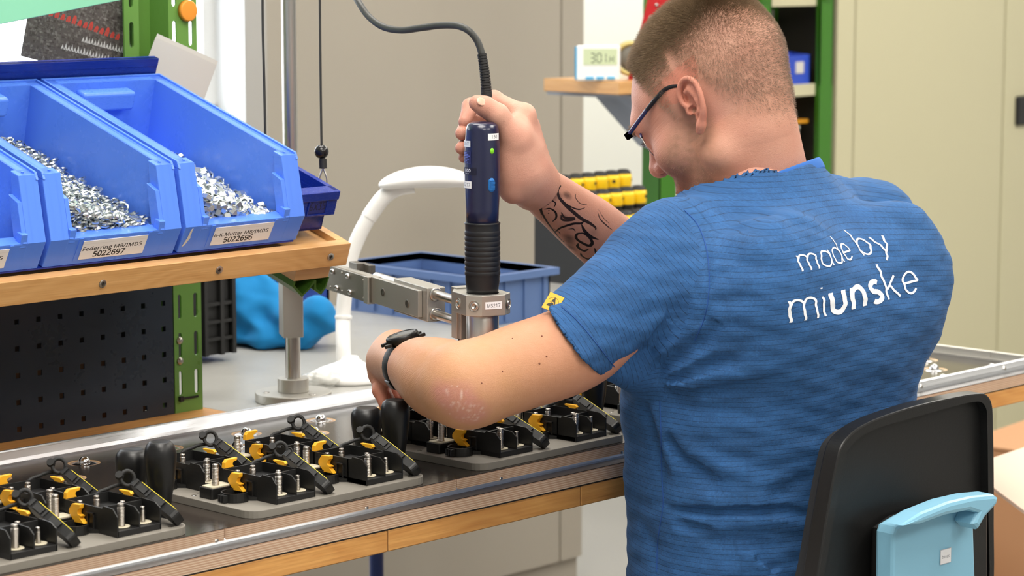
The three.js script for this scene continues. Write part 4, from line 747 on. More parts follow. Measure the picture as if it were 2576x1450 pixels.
const many = (list, k) => (x, y, z) => { let d = list[0](x, y, z); for (let i = 1; i < list.length; i++) d = smin(d, list[i](x, y, z), k); return d; };

// torso as a loft of superellipses: y, offset forward, half width, half depth
const SEC = [[.50, .03, .19, .15], [.62, .0, .180, .15], [.74, .0, .172, .142], [.863, .0, .174, .148], [.959, -.003, .184, .151], [1.03, -.014, .199, .155], [1.094, -.018, .201, .152], [1.15, -.006, .178, .132], [1.19, .008, .118, .102], [1.225, .022, .080, .078], [1.255, .035, .066, .066], [1.30, .06, .06, .06]];
function torso(grow) {
  return (x, y, z) => {
    let i = 0; while (i < SEC.length - 2 && y > SEC[i + 1][0]) i++; const a = SEC[i], b = SEC[i + 1], t0 = Math.min(1, Math.max(0, (y - a[0]) / (b[0] - a[0]))), p0 = SEC[Math.max(0, i - 1)], p1 = SEC[Math.min(SEC.length - 1, i + 2)];
    const cr = (k) => { const m0 = (b[k] - p0[k]) / (b[0] - p0[0]) * (b[0] - a[0]), m1 = (p1[k] - a[k]) / (p1[0] - a[0]) * (b[0] - a[0]), t = t0, t2 = t * t, t3 = t2 * t; return (2 * t3 - 3 * t2 + 1) * a[k] + (t3 - 2 * t2 + t) * m0 + (-2 * t3 + 3 * t2) * b[k] + (t3 - t2) * m1; };
    const px = x - J.T.x, pz = z - J.T.z, s = px * TS.x + pz * TS.z, f = px * TF.x + pz * TF.z - cr(1), w = cr(2) + grow, d = cr(3) + grow;
    const q = Math.pow(Math.pow(Math.abs(s) / w, 2.3) + Math.pow(Math.abs(f) / d, 2.3), 1 / 2.3); let v = (q - 1) * Math.min(w, d) * .92;
    if (y < SEC[0][0]) v = Math.max(v, SEC[0][0] - y); if (y > 1.30) v = Math.max(v, y - 1.30); return v;
  };
}
const lerpV = (a, b, t) => a.clone().lerp(b, t);
const tb = torso(-.022), ts_ = torso(.006);
// ---- body pieces: one field, several grids
const LQ = lerpV(J.LM, J.LW, .55).add(V(0, .002, 0));
const limb = (pts, rad, n) => { // one smooth limb: points and radii along a spline
  const cv = new THREE.CatmullRomCurve3(pts, false, 'centripetal'), rv = new THREE.CatmullRomCurve3(rad.map((r, i) => V(i, r, 0))), P = [], R = []; for (let i = 0; i <= n; i++) { P.push(cv.getPoint(i / n)); R.push(rv.getPoint(i / n).y); }
  const cs = P.slice(1).map((q, i) => cone(P[i], q, R[i], R[i + 1])); return (x, y, z) => { let d = 9; for (const c of cs) d = smin(d, c(x, y, z), .009); return d + .002; };
};
const upA = limb([J.LS, J.LH, lerpV(J.LH, J.LE, .6), J.LE], [.044, .0500, .0485, .0445], 16), foA = limb([J.LE, lerpV(J.LE, J.LM, .5), J.LM, LQ, J.LW, J.LW.clone().addScaledVector(J.LW.clone().sub(LQ), .5)], [.0440, .0460, .0455, .0385, .0280, .0265], 24);
const upperL = (x, y, z) => smin(upA(x, y, z), foA(x, y, z), .020);
const upA2 = cone(J.RS, J.RE, .045, .044), foA2 = limb([J.RE, J.RM, lerpV(J.RM, J.RW, .6), J.RW, lerpV(J.RW, J.RM, -.25)], [.043, .039, .0315, .0258, .0245], 20), upperR = (x, y, z) => smin(upA2(x, y, z), foA2(x, y, z), .02);
const W = (px, py, d) => at(px, py, d);
// right hand round the top of the screwdriver: index to little finger behind it, thumb over the top
const rMCP = [W(1318, 290, 3.03), W(1325, 318, 3.052), W(1328, 350, 3.063), W(1328, 385, 3.063)];
const fR = [
  [rMCP[0], W(1243, 250, 3.052), W(1184, 268, 3.022), W(1170, 306, 3.006)], [rMCP[1], W(1250, 305, 3.072), W(1180, 306, 3.045), W(1162, 336, 3.000)],
  [rMCP[2], W(1250, 350, 3.074), W(1178, 355, 3.045), W(1161, 373, 2.998)], [rMCP[3], W(1252, 392, 3.070), W(1186, 394, 3.042), W(1167, 396, 3.006)],
];
const rF = [.0098, .0098, .0092, .0080];
const handR = many([
  cone(J.RW, W(1318, 395, 3.03), .0255, .023), cone(W(1335, 455, 3.045), rMCP[0], .022, .0135), cone(W(1338, 455, 3.055), rMCP[1], .021, .0135), cone(W(1338, 460, 3.06), rMCP[2], .020, .0130), cone(W(1335, 465, 3.06), rMCP[3], .019, .012),
  blob(W(1287, 372, 3.012), V(.25, .93, 0).normalize(), V(.93, -.25, 0).normalize(), EZ, .040, .019, .022), cone(W(1322, 428, 3.02), W(1293, 340, 3.0), .021, .0165), cone(W(1322, 450, 3.03), W(1290, 478, 3.022), .021, .0165),
], .018);
const thumbR = many([cone(W(1300, 350, 2.998), W(1252, 289, 2.985), .0158, .0122), cone(W(1252, 289, 2.985), W(1220, 268, 2.982), .0122, .0108), cone(W(1220, 268, 2.982), W(1199, 259, 2.982), .0110, .0092)], .008);
const fingR = fR.map((c, i) => many([cone(c[0], c[1], rF[i] * 1.25, rF[i] * 1.02), cone(c[1], c[2], rF[i] * 1.02, rF[i] * .95), cone(c[2], c[3], rF[i] * .96, rF[i] * .82)], .006));
const allHandR = (x, y, z) => { let d = smin(handR(x, y, z), thumbR(x, y, z), .008); const h = handR(x, y, z); for (const f of fingR) d = Math.min(d, smin(f(x, y, z), h, .009)); return d; };
// left hand: back of the hand above, fingers reaching down behind the knob
const lM = [W(1000, 866, 3.195), W(980, 868, 3.205), W(962, 886, 3.195), W(955, 912, 3.175)];
const fL = [
  [lM[0], W(992, 915, 3.235), W(1010, 962, 3.225), W(1020, 1000, 3.20)], [lM[1], W(966, 922, 3.238), W(980, 972, 3.222), W(996, 1008, 3.195)],
  [lM[2], W(952, 938, 3.205), W(965, 982, 3.180), W(984, 1014, 3.16)], [lM[3], W(947, 946, 3.165), W(954, 984, 3.145), W(966, 1018, 3.135)],
];
const rL = [.0096, .0096, .0090, .0082];
const palmL = many([cone(J.LW, W(992, 886, 3.16), .0285, .026), ...lM.map((m, i) => cone(W(1010, 905 + i * 3, 3.125), m, .020, .0130)), cone(W(1006, 930, 3.13), W(972, 922, 3.165), .021, .017)], .02);
const thumbL = many([cone(W(1012, 935, 3.13), W(1028, 965, 3.165), .016, .0125), cone(W(1028, 965, 3.165), W(1030, 1003, 3.175), .0122, .0095)], .008);
const fingL = fL.map((c, i) => many([cone(c[0], c[1], rL[i] * 1.25, rL[i] * 1.03), cone(c[1], c[2], rL[i] * 1.03, rL[i] * .95), cone(c[2], c[3], rL[i] * .95, rL[i] * .8)], .006));
const allHandL = (x, y, z) => { const h = palmL(x, y, z); let d = smin(h, thumbL(x, y, z), .01); for (const f of fingL) d = Math.min(d, smin(f(x, y, z), h, .008)); return d; };
// head
const toHead = (x, y, z) => { const a = x - J.O.x, b = y - J.O.y, c = z - J.O.z; return [a * HR.x + b * HR.y + c * HR.z, a * HU.x + b * HU.y + c * HU.z, a * HF.x + b * HF.y + c * HF.z]; };
const L3 = (x, y, z) => V(x, y, z), elS = (cx, cy_, cz, rx, ry, rz) => blob(L3(cx, cy_, cz), EX, EY, EZ, rx, ry, rz);
const skull = [elS(0, .045, -.012, .0775, .089, .099), elS(0, .035, .038, .066, .062, .066)];
const face = [elS(0, -.02, .046, .059, .075, .054)];
const faceSoft = [cone(L3(-.050, -.060, .012), L3(-.012, -.098, .078), .022, .021), cone(L3(.050, -.060, .012), L3(.012, -.098, .078), .022, .021), elS(-.043, -.022, .062, .027, .026, .028), elS(.043, -.022, .062, .027, .026, .028), elS(0, -.097, .084, .022, .018, .018), cone(L3(-.038, .036, .089), L3(.038, .036, .089), .012, .012), elS(0, -.058, .094, .026, .020, .016)];
const nose = [cone(L3(0, .028, .099), L3(0, -.008, .121), .008, .0105), elS(0, -.010, .122, .0105, .0095, .010), elS(-.0125, -.014, .109, .008, .008, .011), elS(.0125, -.014, .109, .008, .008, .011)];
const lips = [elS(0, -.055, .106, .021, .0055, .007), elS(0, -.065, .104, .018, .0065, .007)];
function earField(sgn) {
  const e = (b, u, o) => L3(sgn * (.0715 + o), u * .966 + b * -.259 * -1 * -1 + .0, -b * .966 - u * .259 * 1);   // back, up, out in metres with the ear leaning back
  const P = (b, u, o) => e(b / 1000, u / 1000, o / 1000);
  const hel = [[3, 1, 5], [-4, 8, 6], [-5, 18, 8], [0, 28, 10], [9, 34, 12], [19, 33, 15], [27, 26, 17], [30, 15, 18], [29, 4, 17], [25, -8, 15], [18, -18, 12], [12, -25, 9]];
  const hc = new THREE.CatmullRomCurve3(hel.map((q) => P(...q))), out = [], hn = 34; for (let i = 0; i < hn; i++) out.push(cone(hc.getPoint(i / hn), hc.getPoint((i + 1) / hn), .0034, .0034));
  const lobe = cone(P(11, -24, 8), P(7, -29, 7), .0058, .0052);
  const anti = [[6, 20, 9], [13, 21, 10.5], [18, 14, 11.5], [20, 4, 12], [17, -7, 11], [11, -14, 9]]; const an = []; for (let i = 0; i < anti.length - 1; i++) an.push(cone(P(...anti[i]), P(...anti[i + 1]), .0030, .0030));
  const ax = V().subVectors(P(1000, 0, 550), P(0, 0, 0)).normalize(), ay = V().subVectors(P(0, 1000, 120), P(0, 0, 0)).normalize(); const az = V().crossVectors(ax, ay).normalize(); ay.crossVectors(az, ax);
  const plateE = blob(P(14, 6, 7.5), ax, ay, az, .0175, .028, .0035), tragus = blob(P(-1, -3, 5), EX, EY, EZ, .0036, .005, .0036), can = blob(P(6, -3, 7), EX, EY, EZ, .0055, .0055, .0055), concha = blob(P(10, 3, 12), ax, ay, az, .0085, .013, .005);
  return (x, y, z) => { if (Math.hypot(x - sgn * .08, y, z + .012) > .075) return 1; let d = hel ? out[0](x, y, z) : 9; for (let i = 1; i < out.length; i++) d = Math.min(d, out[i](x, y, z)); let a = plateE(x, y, z); for (const k of an) a = smin(a, k(x, y, z), .004); a = Math.max(a, -concha(x, y, z)); d = smin(d, a, .003); d = smin(d, lobe(x, y, z), .006); d = smin(d, tragus(x, y, z), .004); return Math.max(d, -can(x, y, z)); };
}
const earL = earField(-1), earR = earField(1);
const neckA = hp(0, -.045, -.012), neckF = cone(neckA, J.NB, .0525, .063), neckG = cone(hp(0, -.025, -.043), lerpV(neckA, J.NB, .8), .038, .054);
const headF = (wx, wy, wz) => {
  const [x, y, z] = toHead(wx, wy, wz); let d = smin(skull[0](x, y, z), skull[1](x, y, z), .03); d = smin(d, face[0](x, y, z), .025); for (const k of faceSoft) d = smin(d, k(x, y, z), .022);
  d = Math.max(d, -(Math.hypot((Math.abs(x) - .034) / 1.25, (y - .013) / .85, z - .112) - .0185)) * 1; let n = nose[0](x, y, z); for (const k of nose) n = smin(n, k(x, y, z), .008); d = smin(d, n, .010); for (const k of lips) d = smin(d, k(x, y, z), .006);
  d = smin(d, elS(-.033, .012, .0885, .0125, .0115, .0115)(x, y, z), .004); d = smin(d, elS(.033, .012, .0885, .0125, .0115, .0115)(x, y, z), .004);
  d = Math.max(d, -Math.min(elS(-.008, -.0215, .115, .0035, .0045, .005)(x, y, z), elS(.008, -.0215, .115, .0035, .0045, .005)(x, y, z)));
  const nk = smin(neckF(wx, wy, wz), neckG(wx, wy, wz), .03); d = smin(d, nk, .030);
  d = smin(d, Math.min(earL(x, y, z), earR(x, y, z)), .004); return d;
};
// hips and legs under the bench (seated)
const pel = V(J.T.x, .52, J.T.z), hipL = pel.clone().addScaledVector(TS, -.09), hipR = pel.clone().addScaledVector(TS, .09), kneeL = hipL.clone().addScaledVector(TF, .40).add(V(0, .02, 0)), kneeR = hipR.clone().addScaledVector(TF, .40).add(V(0, .02, 0)), footL = kneeL.clone().add(V(0, -.43, 0)), footR = kneeR.clone().add(V(0, -.43, 0));
const legs = many([cone(hipL, kneeL, .085, .058), cone(hipR, kneeR, .085, .058), cone(kneeL, footL, .055, .04), cone(kneeR, footR, .055, .04), cone(footL, footL.clone().addScaledVector(TF, .14), .042, .036), cone(footR, footR.clone().addScaledVector(TF, .14), .042, .036), blob(pel, TS, EY, TF, .175, .10, .135)], .05);
const bodyCore = (x, y, z) => smin(tb(x, y, z), legs(x, y, z), .03);

const boxAround = (pts, m) => [[0, 1, 2].map((k) => Math.min(...pts.map((p) => p.getComponent(k))) - m), [0, 1, 2].map((k) => Math.max(...pts.map((p) => p.getComponent(k))) + m)];
const clip = (f, o, n) => (x, y, z) => Math.max(f(x, y, z), (x - o.x) * n.x + (y - o.y) * n.y + (z - o.z) * n.z);
const pieces = [];
{
  let b = boxAround([J.LS, J.LE, J.LW], .075); pieces.push(['armL', net((x, y, z) => upperL(x, y, z), b[0], b[1], .0030)]);
  b = boxAround([J.RS, J.RE, J.RW], .07); pieces.push(['armR', net(clip(upperR, lerpV(J.RW, J.RE, .03), J.RW.clone().sub(J.RE).normalize()), b[0], b[1], .0032)]);
  b = boxAround([J.RW, ...fR.flat(), W(1199, 259, 2.982), W(1290, 478, 3.0), W(1322, 428, 2.98)], .045); pieces.push(['handR', net(clip((x, y, z) => smin(allHandR(x, y, z), upperR(x, y, z), .012), lerpV(J.RW, J.RE, .045), J.RE.clone().sub(J.RW).normalize()), b[0], b[1], .0018)]);
  b = boxAround([...fL.flat(), W(1010, 935, 3.1), J.LW], .045); pieces.push(['handL', net((x, y, z) => smin(allHandL(x, y, z), upperL(x, y, z), .012), b[0], b[1], .002)]);
  b = boxAround([hp(0, .045, -.012)], .155); b[0][1] = J.NB.y - .06; pieces.push(['head', net(headF, b[0], b[1], .0022)]);
  b = boxAround([V(J.T.x, .06, J.T.z), V(J.T.x, 1.28, J.T.z), footL.clone().addScaledVector(TF, .14), footR.clone().addScaledVector(TF, .14)], .24); b[0][1] = .02; pieces.push(['core', net((x, y, z) => Math.max(bodyCore(x, y, z), .025 - y), b[0], b[1], .012)]);
}
// skin colour per vertex: mottling, redness, stubble shadow, the dry pink patch on the elbow
const sRGB = (h) => new THREE.Color(h), cMix = (a, b, t) => a.clone().lerp(b, Math.max(0, Math.min(1, t)));
const SK = { base: sRGB('#cf967a'), tan: sRGB('#c8946c'), pink: sRGB('#c68270'), pale: sRGB('#d9ab94'), red: sRGB('#cf7f68'), patch: sRGB('#c5837a'), flake: sRGB('#e4c6b8'), scalp: sRGB('#b5967c'), stub: sRGB('#94705a') };
const elbowP = at(1150, 1012, 2.832), elbowQ = at(1190, 1048, 2.835), elbowR_ = at(1105, 985, 2.84);
const HL = [[.090, .135], [.067, .121], [.057, .092], [.049, .066], [.041, .045], [.033, .018], [.026, -.010], [.018, .0], [.010, .034], [-.016, .034], [-.028, -.006], [-.042, -.050], [-.068, -.085], [-.11, -.110]];
function hairLine(z) { if (z >= HL[0][0]) return HL[0][1]; for (let i = 0; i < HL.length - 1; i++) if (z >= HL[i + 1][0]) { const t = (z - HL[i + 1][0]) / (HL[i][0] - HL[i + 1][0]); return HL[i + 1][1] + (HL[i][1] - HL[i + 1][1]) * t; } return HL.at(-1)[1]; }
function hairAmount(x, y, z) { const d = y - hairLine(z); return Math.max(0, Math.min(1, (d + .004) / (z < -.01 ? .062 : .030))); }
function stubbleAmount(x, y, z) { const a = Math.max(0, Math.min(1, (.012 - y - (z - .03) * .6) / .022)) * Math.max(0, Math.min(1, (z + .008 + (y + .07) * .25) / .018)), b = Math.max(0, Math.min(1, (y + .135) / .02)); return a * b * (z < .10 || y < -.04 ? 1 : .2); }
function skinColor(kind, x, y, z) {
  const m = .5 + .5 * n3(x * 70, y * 70, z * 70, 1), f = .5 + .5 * n3(x * 260, y * 260, z * 260, 2); let c;
  if (kind === 'armL') {
    const t = Math.max(0, Math.min(1, (J.LH.x - x) / (J.LH.x - J.LE.x + .02))); c = cMix(SK.pink, SK.tan, .35 + .75 * t); c = cMix(c, SK.base, .35 * m);
    const dist = (p, sx) => Math.hypot(x - p.x, y - p.y, z - p.z) / sx, e = Math.max(0, 1 - dist(elbowP, .03)) + Math.max(0, 1 - dist(elbowQ, .026)) + .55 * Math.max(0, 1 - dist(elbowR_, .018)); c = cMix(c, SK.patch, Math.min(.8, e * 1.5) * (.6 + .4 * f)); if (e > .35) c = cMix(c, SK.flake, Math.max(0, n3(x * 900, y * 900, z * 900, 4) - .35) * 1.2);
  } else if (kind === 'armR' || kind === 'handR') { const tw = ((x - tA.x) * tAx.x + (y - tA.y) * tAx.y + (z - tA.z) * tAx.z) / .05 + .5; c = cMix(cMix(SK.pale, SK.pink, .30 + .25 * m + .1 * f), cMix(SK.base, SK.pink, .25 + .2 * m), tw); const tip = Math.min(...fR.map((q) => Math.hypot(x - q[3].x, y - q[3].y, z - q[3].z)), Math.hypot(x - W(1199, 259, 2.982).x, y - W(1199, 259, 2.982).y, z - W(1199, 259, 2.982).z)); c = cMix(c, SK.pink, Math.max(0, 1 - tip / .03) * .7); }
  else if (kind === 'handL') { c = cMix(SK.tan, SK.pale, .35 + .2 * m); const lo = Math.max(0, (.985 - y) / .04); c = cMix(c, SK.red, Math.min(.8, lo)); }
  else if (kind === 'head') {
    const [a, b, d] = toHead(x, y, z); c = cMix(SK.pale, SK.pink, .42 + .25 * m); const ear = Math.abs(a) > .074 && Math.abs(b) < .05 && d < .03 ? 1 : 0; c = cMix(c, SK.red, ear * .55);
    if (!ear) { const h = hairAmount(a, b, d); c = cMix(c, SK.scalp, h * (.28 + .5 * Math.max(0, Math.min(1, (b - .06) / .05)))); c = cMix(c, SK.stub, stubbleAmount(a, b, d) * (.45 + .4 * f)); }
    if (Math.hypot(Math.abs(a) - .022, (b + .06) * 2.2) < .02 && d > .09) c = cMix(c, SK.red, .5);
    if (b < -.03 && d < .03) c = cMix(c, SK.base, .35);
  } else c = cMix(SK.pale, SK.pink, .42 + .25 * m);
  return cMix(c, SK.pale, .10 * f);
}
// tattoo: script flourishes on the right forearm, in forearm coordinates (along, around)
const tA = J.RW.clone(), tB = J.RE.clone(), tAx = tB.clone().sub(tA), tLen = tAx.length(); tAx.normalize();
const tN = EYE.clone().sub(lerpV(tA, tB, .4)).addScaledVector(V(0, .3, 0), 1); tN.addScaledVector(tAx, -tN.dot(tAx)).normalize(); const tB2 = V().crossVectors(tAx, tN).normalize();
const tattoo = canvasTex(1024, 1024, (c, w, h) => {
  c.fillStyle = '#ffffff'; c.fillRect(0, 0, w, h); c.lineCap = 'round'; c.lineJoin = 'round';
  const S = (pts, w0, w1, col = 'rgba(44,48,52,.88)') => { // tapered brush along a smooth curve; points in 0..1 (along the arm, round it)
    const cv = new THREE.CatmullRomCurve3(pts.map(([a, b]) => V(a * w, (1 - b) * h, 0))), n = 70; for (let i = 0; i < n; i++) { const p = cv.getPoint(i / n), q = cv.getPoint((i + 1) / n), k = Math.sin(Math.PI * (i + .5) / n); c.strokeStyle = col; c.lineWidth = w0 + (w1 - w0) * k; c.beginPath(); c.moveTo(p.x, p.y); c.lineTo(q.x, q.y); c.stroke(); } };
  const soft = (a, b, r, al) => { const x = a * w, y = (1 - b) * h, g = c.createRadialGradient(x, y, 2, x, y, r * w); g.addColorStop(0, `rgba(70,72,76,${al})`); g.addColorStop(1, 'rgba(70,72,76,0)'); c.fillStyle = g; c.fillRect(x - r * w, y - r * h, 2 * r * w, 2 * r * h); };
  soft(.035, .50, .045, .5); soft(.07, .47, .03, .35); soft(.012, .60, .035, .35); soft(.307, .669, .045, .55); soft(.34, .70, .04, .45); soft(.39, .735, .045, .5); soft(.118, .43, .032, .55); soft(.10, .44, .025, .4); soft(.17, .57, .03, .35); soft(.36, .52, .05, .18);
  S([[.086, .557], [.075, .528], [.04, .536], [.023, .575], [.039, .615], [.073, .649], [.144, .685], [.242, .722], [.30, .742], [.345, .748], [.335, .735]], 4, 15); S([[.065, .616], [.078, .584], [.113, .578], [.143, .603], [.16, .649]], 4, 13);
  S([[.06, .401], [.049, .444], [.069, .478], [.118, .493], [.186, .499], [.253, .499], [.312, .487], [.353, .488], [.36, .498]], 5, 24, 'rgba(66,70,74,.85)'); S([[.087, .484], [.145, .484], [.206, .463], [.239, .426]], 2, 8);
  S([[.139, .553], [.169, .565], [.216, .531], [.176, .588], [.150, .57]], 6, 20, 'rgba(80,82,86,.7)'); S([[.255, .735], [.219, .643], [.235, .562], [.269, .521], [.27, .499]], 4, 15); S([[.275, .53], [.313, .549], [.365, .553], [.409, .537]], 6, 22);
  S([[.315, .572], [.302, .6], [.325, .63], [.365, .63], [.407, .61], [.403, .582], [.37, .565], [.329, .565], [.315, .572]], 9, 20); S([[.365, .654], [.386, .678], [.426, .673], [.426, .637]], 6, 19); S([[.444, .707], [.47, .72], [.50, .70], [.49, .67]], 6, 18); S([[.44, .60], [.48, .62], [.53, .60], [.56, .56]], 6, 18);
  S([[.164, .381], [.165, .408], [.2, .422], [.248, .398]], 2, 6, 'rgba(90,94,98,.7)'); S([[.326, .392], [.349, .419], [.405, .43], [.452, .43]], 2, 9, 'rgba(86,90,94,.75)'); S([[.33, .375], [.37, .40], [.42, .41]], 2, 5, 'rgba(90,94,98,.6)'); S([[.246, .614], [.262, .589], [.282, .594]], 2, 7); S([[.014, .622], [.002, .583], [.03, .62], [.124, .700]], 2, 6, 'rgba(90,94,98,.6)'); S([[.21, .70], [.25, .69], [.27, .70]], 2, 8, 'rgba(90,94,98,.6)');
  for (const [a, b] of [[.05, .57], [.10, .62], [.085, .60]]) { c.fillStyle = '#4a3a36'; c.beginPath(); c.arc(a * w, (1 - b) * h, 4, 0, 7); c.fill(); }
});
const person = thing('person', 'person with short cropped hair in blue T-shirt, leaning over the bench, holding the screwdriver', 'person', [0, 0, 0]);
let headGeo;
{
  const geos = pieces.map(([k, g]) => {
    const p = g.attributes.position, col = new Float32Array(p.count * 3), uv = new Float32Array(p.count * 2); if (k === 'head') headGeo = g;
    for (let i = 0; i < p.count; i++) {
      const x = p.getX(i), y = p.getY(i), z = p.getZ(i), c = skinColor(k, x, y, z); c.toArray(col, i * 3); uv[2 * i] = .98; uv[2 * i + 1] = .02;
      if (k === 'armR') { const a = x - tA.x, b = y - tA.y, d = z - tA.z, t = a * tAx.x + b * tAx.y + d * tAx.z, ang = Math.atan2(a * tB2.x + b * tB2.y + d * tB2.z, a * tN.x + b * tN.y + d * tN.z); uv[2 * i] = Math.min(.98, Math.max(.001, t / .30)); uv[2 * i + 1] = .5 + ang / (2 * Math.PI); }
    }
    const q = g.clone(); q.setAttribute('color', new THREE.BufferAttribute(col, 3)); q.setAttribute('uv', new THREE.BufferAttribute(uv, 2)); const u1 = new Float32Array(p.count * 2); for (let i = 0; i < p.count; i++) { u1[2 * i] = (p.getX(i) * TS.x + p.getZ(i) * TS.z) + p.getY(i) * .3; u1[2 * i + 1] = p.getY(i) + (p.getX(i) * TF.x + p.getZ(i) * TF.z) * .8; } q.setAttribute('uv1', new THREE.BufferAttribute(u1, 2)); return q;
  });
  const body = mergeGeometries(geos, false);
  const skinBump = tex(512, 512, (u, v) => { const f = .6 * fbm(u, v, 110, 110, 51, 2) + .4 * fbm(u, v, 36, 36, 57, 3); return [255 * f]; }, false, 1 / .06); skinBump.channel = 1;
  part('body', body, new THREE.MeshPhysicalMaterial({ color: '#ffffff', vertexColors: true, map: tattoo, bumpMap: skinBump, bumpScale: .00035, roughness: .5, specularIntensity: .55, sheen: .08, sheenRoughness: .5, sheenColor: new THREE.Color('#ff9a78') }), person);
  const tip = W(1207, 262, 2.9765), nd = V().subVectors(W(1199, 259, 2.982), W(1235, 277, 2.984)).normalize(), nn = EYE.clone().sub(tip).normalize().add(V(-.1, .75, 0)); nn.addScaledVector(nd, -nn.dot(nd)).normalize();
  const nail = new THREE.SphereGeometry(1, 18, 12).scale(.0062, .0016, .0052).applyMatrix4(new THREE.Matrix4().makeBasis(nd, nn, V().crossVectors(nd, nn))).translate(tip.x + nn.x * .0070, tip.y + nn.y * .0070, tip.z + nn.z * .0070); part('thumbnail', nail, mat('#e6b49c', .25), person);
}
 for (const [a, b, r] of [[1357, 915, .0012], [1375, 897, .0011], [1363, 846, .0010], [1416, 843, .0011], [1289, 852, .0008], [1264, 935, .0008], [1212, 964, .0008]]) { let t = 2.6; const d = at(a, b, 1).sub(EYE), q = V(); for (let i = 0; i < 60; i++) { q.copy(EYE).addScaledVector(d, t); t += upperL(q.x, q.y, q.z) * .8; } part('mole', new THREE.SphereGeometry(r, 8, 6).translate(q.x, q.y, q.z), mat('#8a5440', .6), person); }
// ---- hair: thousands of short strands rooted on the scalp, and stubble on the jaw
function strands(name, m, count, amount, length, radius, lean, jit) {
  const p = headGeo.attributes.position, n = headGeo.attributes.normal, ix = headGeo.index.array, T = ix.length / 3, area = new Float32Array(T); let sum = 0; const a = V(), b = V(), c = V();
  for (let t = 0; t < T; t++) { a.fromBufferAttribute(p, ix[3 * t]); b.fromBufferAttribute(p, ix[3 * t + 1]); c.fromBufferAttribute(p, ix[3 * t + 2]); const h = toHead((a.x + b.x + c.x) / 3, (a.y + b.y + c.y) / 3, (a.z + b.z + c.z) / 3); const ear = Math.abs(h[0]) > .060 && Math.hypot((h[2] + .010) / .027, h[1] / .037) < 1; sum += b.sub(a).cross(c.sub(a)).length() * (ear ? 0 : amount(...h)); area[t] = sum; }
  const g = new THREE.CylinderGeometry(radius * .35, radius, 1, 4, 1, true).translate(0, .5, 0), im = new THREE.InstancedMesh(g, m, count), q = new THREE.Quaternion(), M4 = new THREE.Matrix4(), col = new THREE.Color();
  for (let i = 0; i < count; i++) {
    const r = rnd() * sum; let lo = 0, hi = T - 1; while (lo < hi) { const k = (lo + hi) >> 1; if (area[k] < r) lo = k + 1; else hi = k; }
    let u = rnd(), v = rnd(); if (u + v > 1) { u = 1 - u; v = 1 - v; } const I = [0, 1, 2].map((k) => ix[3 * lo + k]), P = V(), N = V(), w = [1 - u - v, u, v]; I.forEach((k, j) => { P.addScaledVector(a.fromBufferAttribute(p, k), w[j]); N.addScaledVector(a.fromBufferAttribute(n, k), w[j]); });
    const h = toHead(P.x, P.y, P.z), L = length(...h) * rr(.6, 1.25), d = N.clone().normalize().add(lean(...h)).add(V(rr(-1, 1), rr(-1, 1), rr(-1, 1)).multiplyScalar(jit)).normalize();
    q.setFromUnitVectors(EY, d); M4.compose(P.addScaledVector(N, -.0004), q, V(1, L, 1)); im.setMatrixAt(i, M4); const g = name === 'hair' ? Math.max(0, Math.min(1, (.085 - h[1]) / .07)) : 0, k = rr(.6, 1.4) * (1 + .35 * g); col.setRGB(k, k * rr(.95, 1.03) * (1 + .06 * g), k * rr(.9, 1.05) * (1 + .35 * g)); im.setColorAt(i, col);
  }
  im.name = name; im.castShadow = im.receiveShadow = true; im.userData.kind = 'stuff'; person.add(im); return im;
}
const toWorldDir = (x, y, z) => HR.clone().multiplyScalar(x).addScaledVector(HU, y).addScaledVector(HF, z);
const hairLen = (x, y, z) => { const t = Math.max(0, Math.min(1, (y - .055) / .05)); const h = hairAmount(x, y, z); return (.0035 + .0095 * t * t) * (.35 + .65 * h) + .001; };
const crown = [0.005, .118, -.055];
strands('hair', mat('#88735a', .5, 0, { sheen: .3, sheenColor: new THREE.Color('#d8b98c') }), 110000, (x, y, z) => { const h = hairAmount(x, y, z); return h * h * (.30 + .70 * Math.min(1, Math.max(0, (y - .045) / .05))); }, hairLen, .00012, (x, y, z) => { const r = [x - crown[0], y - crown[1], z - crown[2]], l = Math.hypot(...r) || 1; return toWorldDir(r[0] / l * .9, r[1] / l * .9 - .1, r[2] / l * .9 + (y > .09 ? .08 : -.1)); }, .28);
strands('stubble', mat('#b08a66', .5), 9000, (x, y, z) => stubbleAmount(x, y, z), () => .0016, .00012, () => toWorldDir(0, -.5, .1), .35);
// eyebrow and lashes hint at the far profile
strands('eyebrow', mat('#8a6846', .6), 500, (x, y, z) => (Math.abs(Math.abs(x) - .032) < .02 && Math.abs(y - .035) < .005 && z > .075 ? 1 : 0), () => .006, .00016, () => toWorldDir(-.6, .1, -.3), .2);
strands('eyelashes', mat('#4a3526', .6), 120, (x, y, z) => (Math.abs(Math.abs(x) - .033) < .013 && Math.abs(y - .016) < .0016 && z > .085 ? 1 : 0), () => .007, .00018, () => toWorldDir(0, -.3, .5), .2);

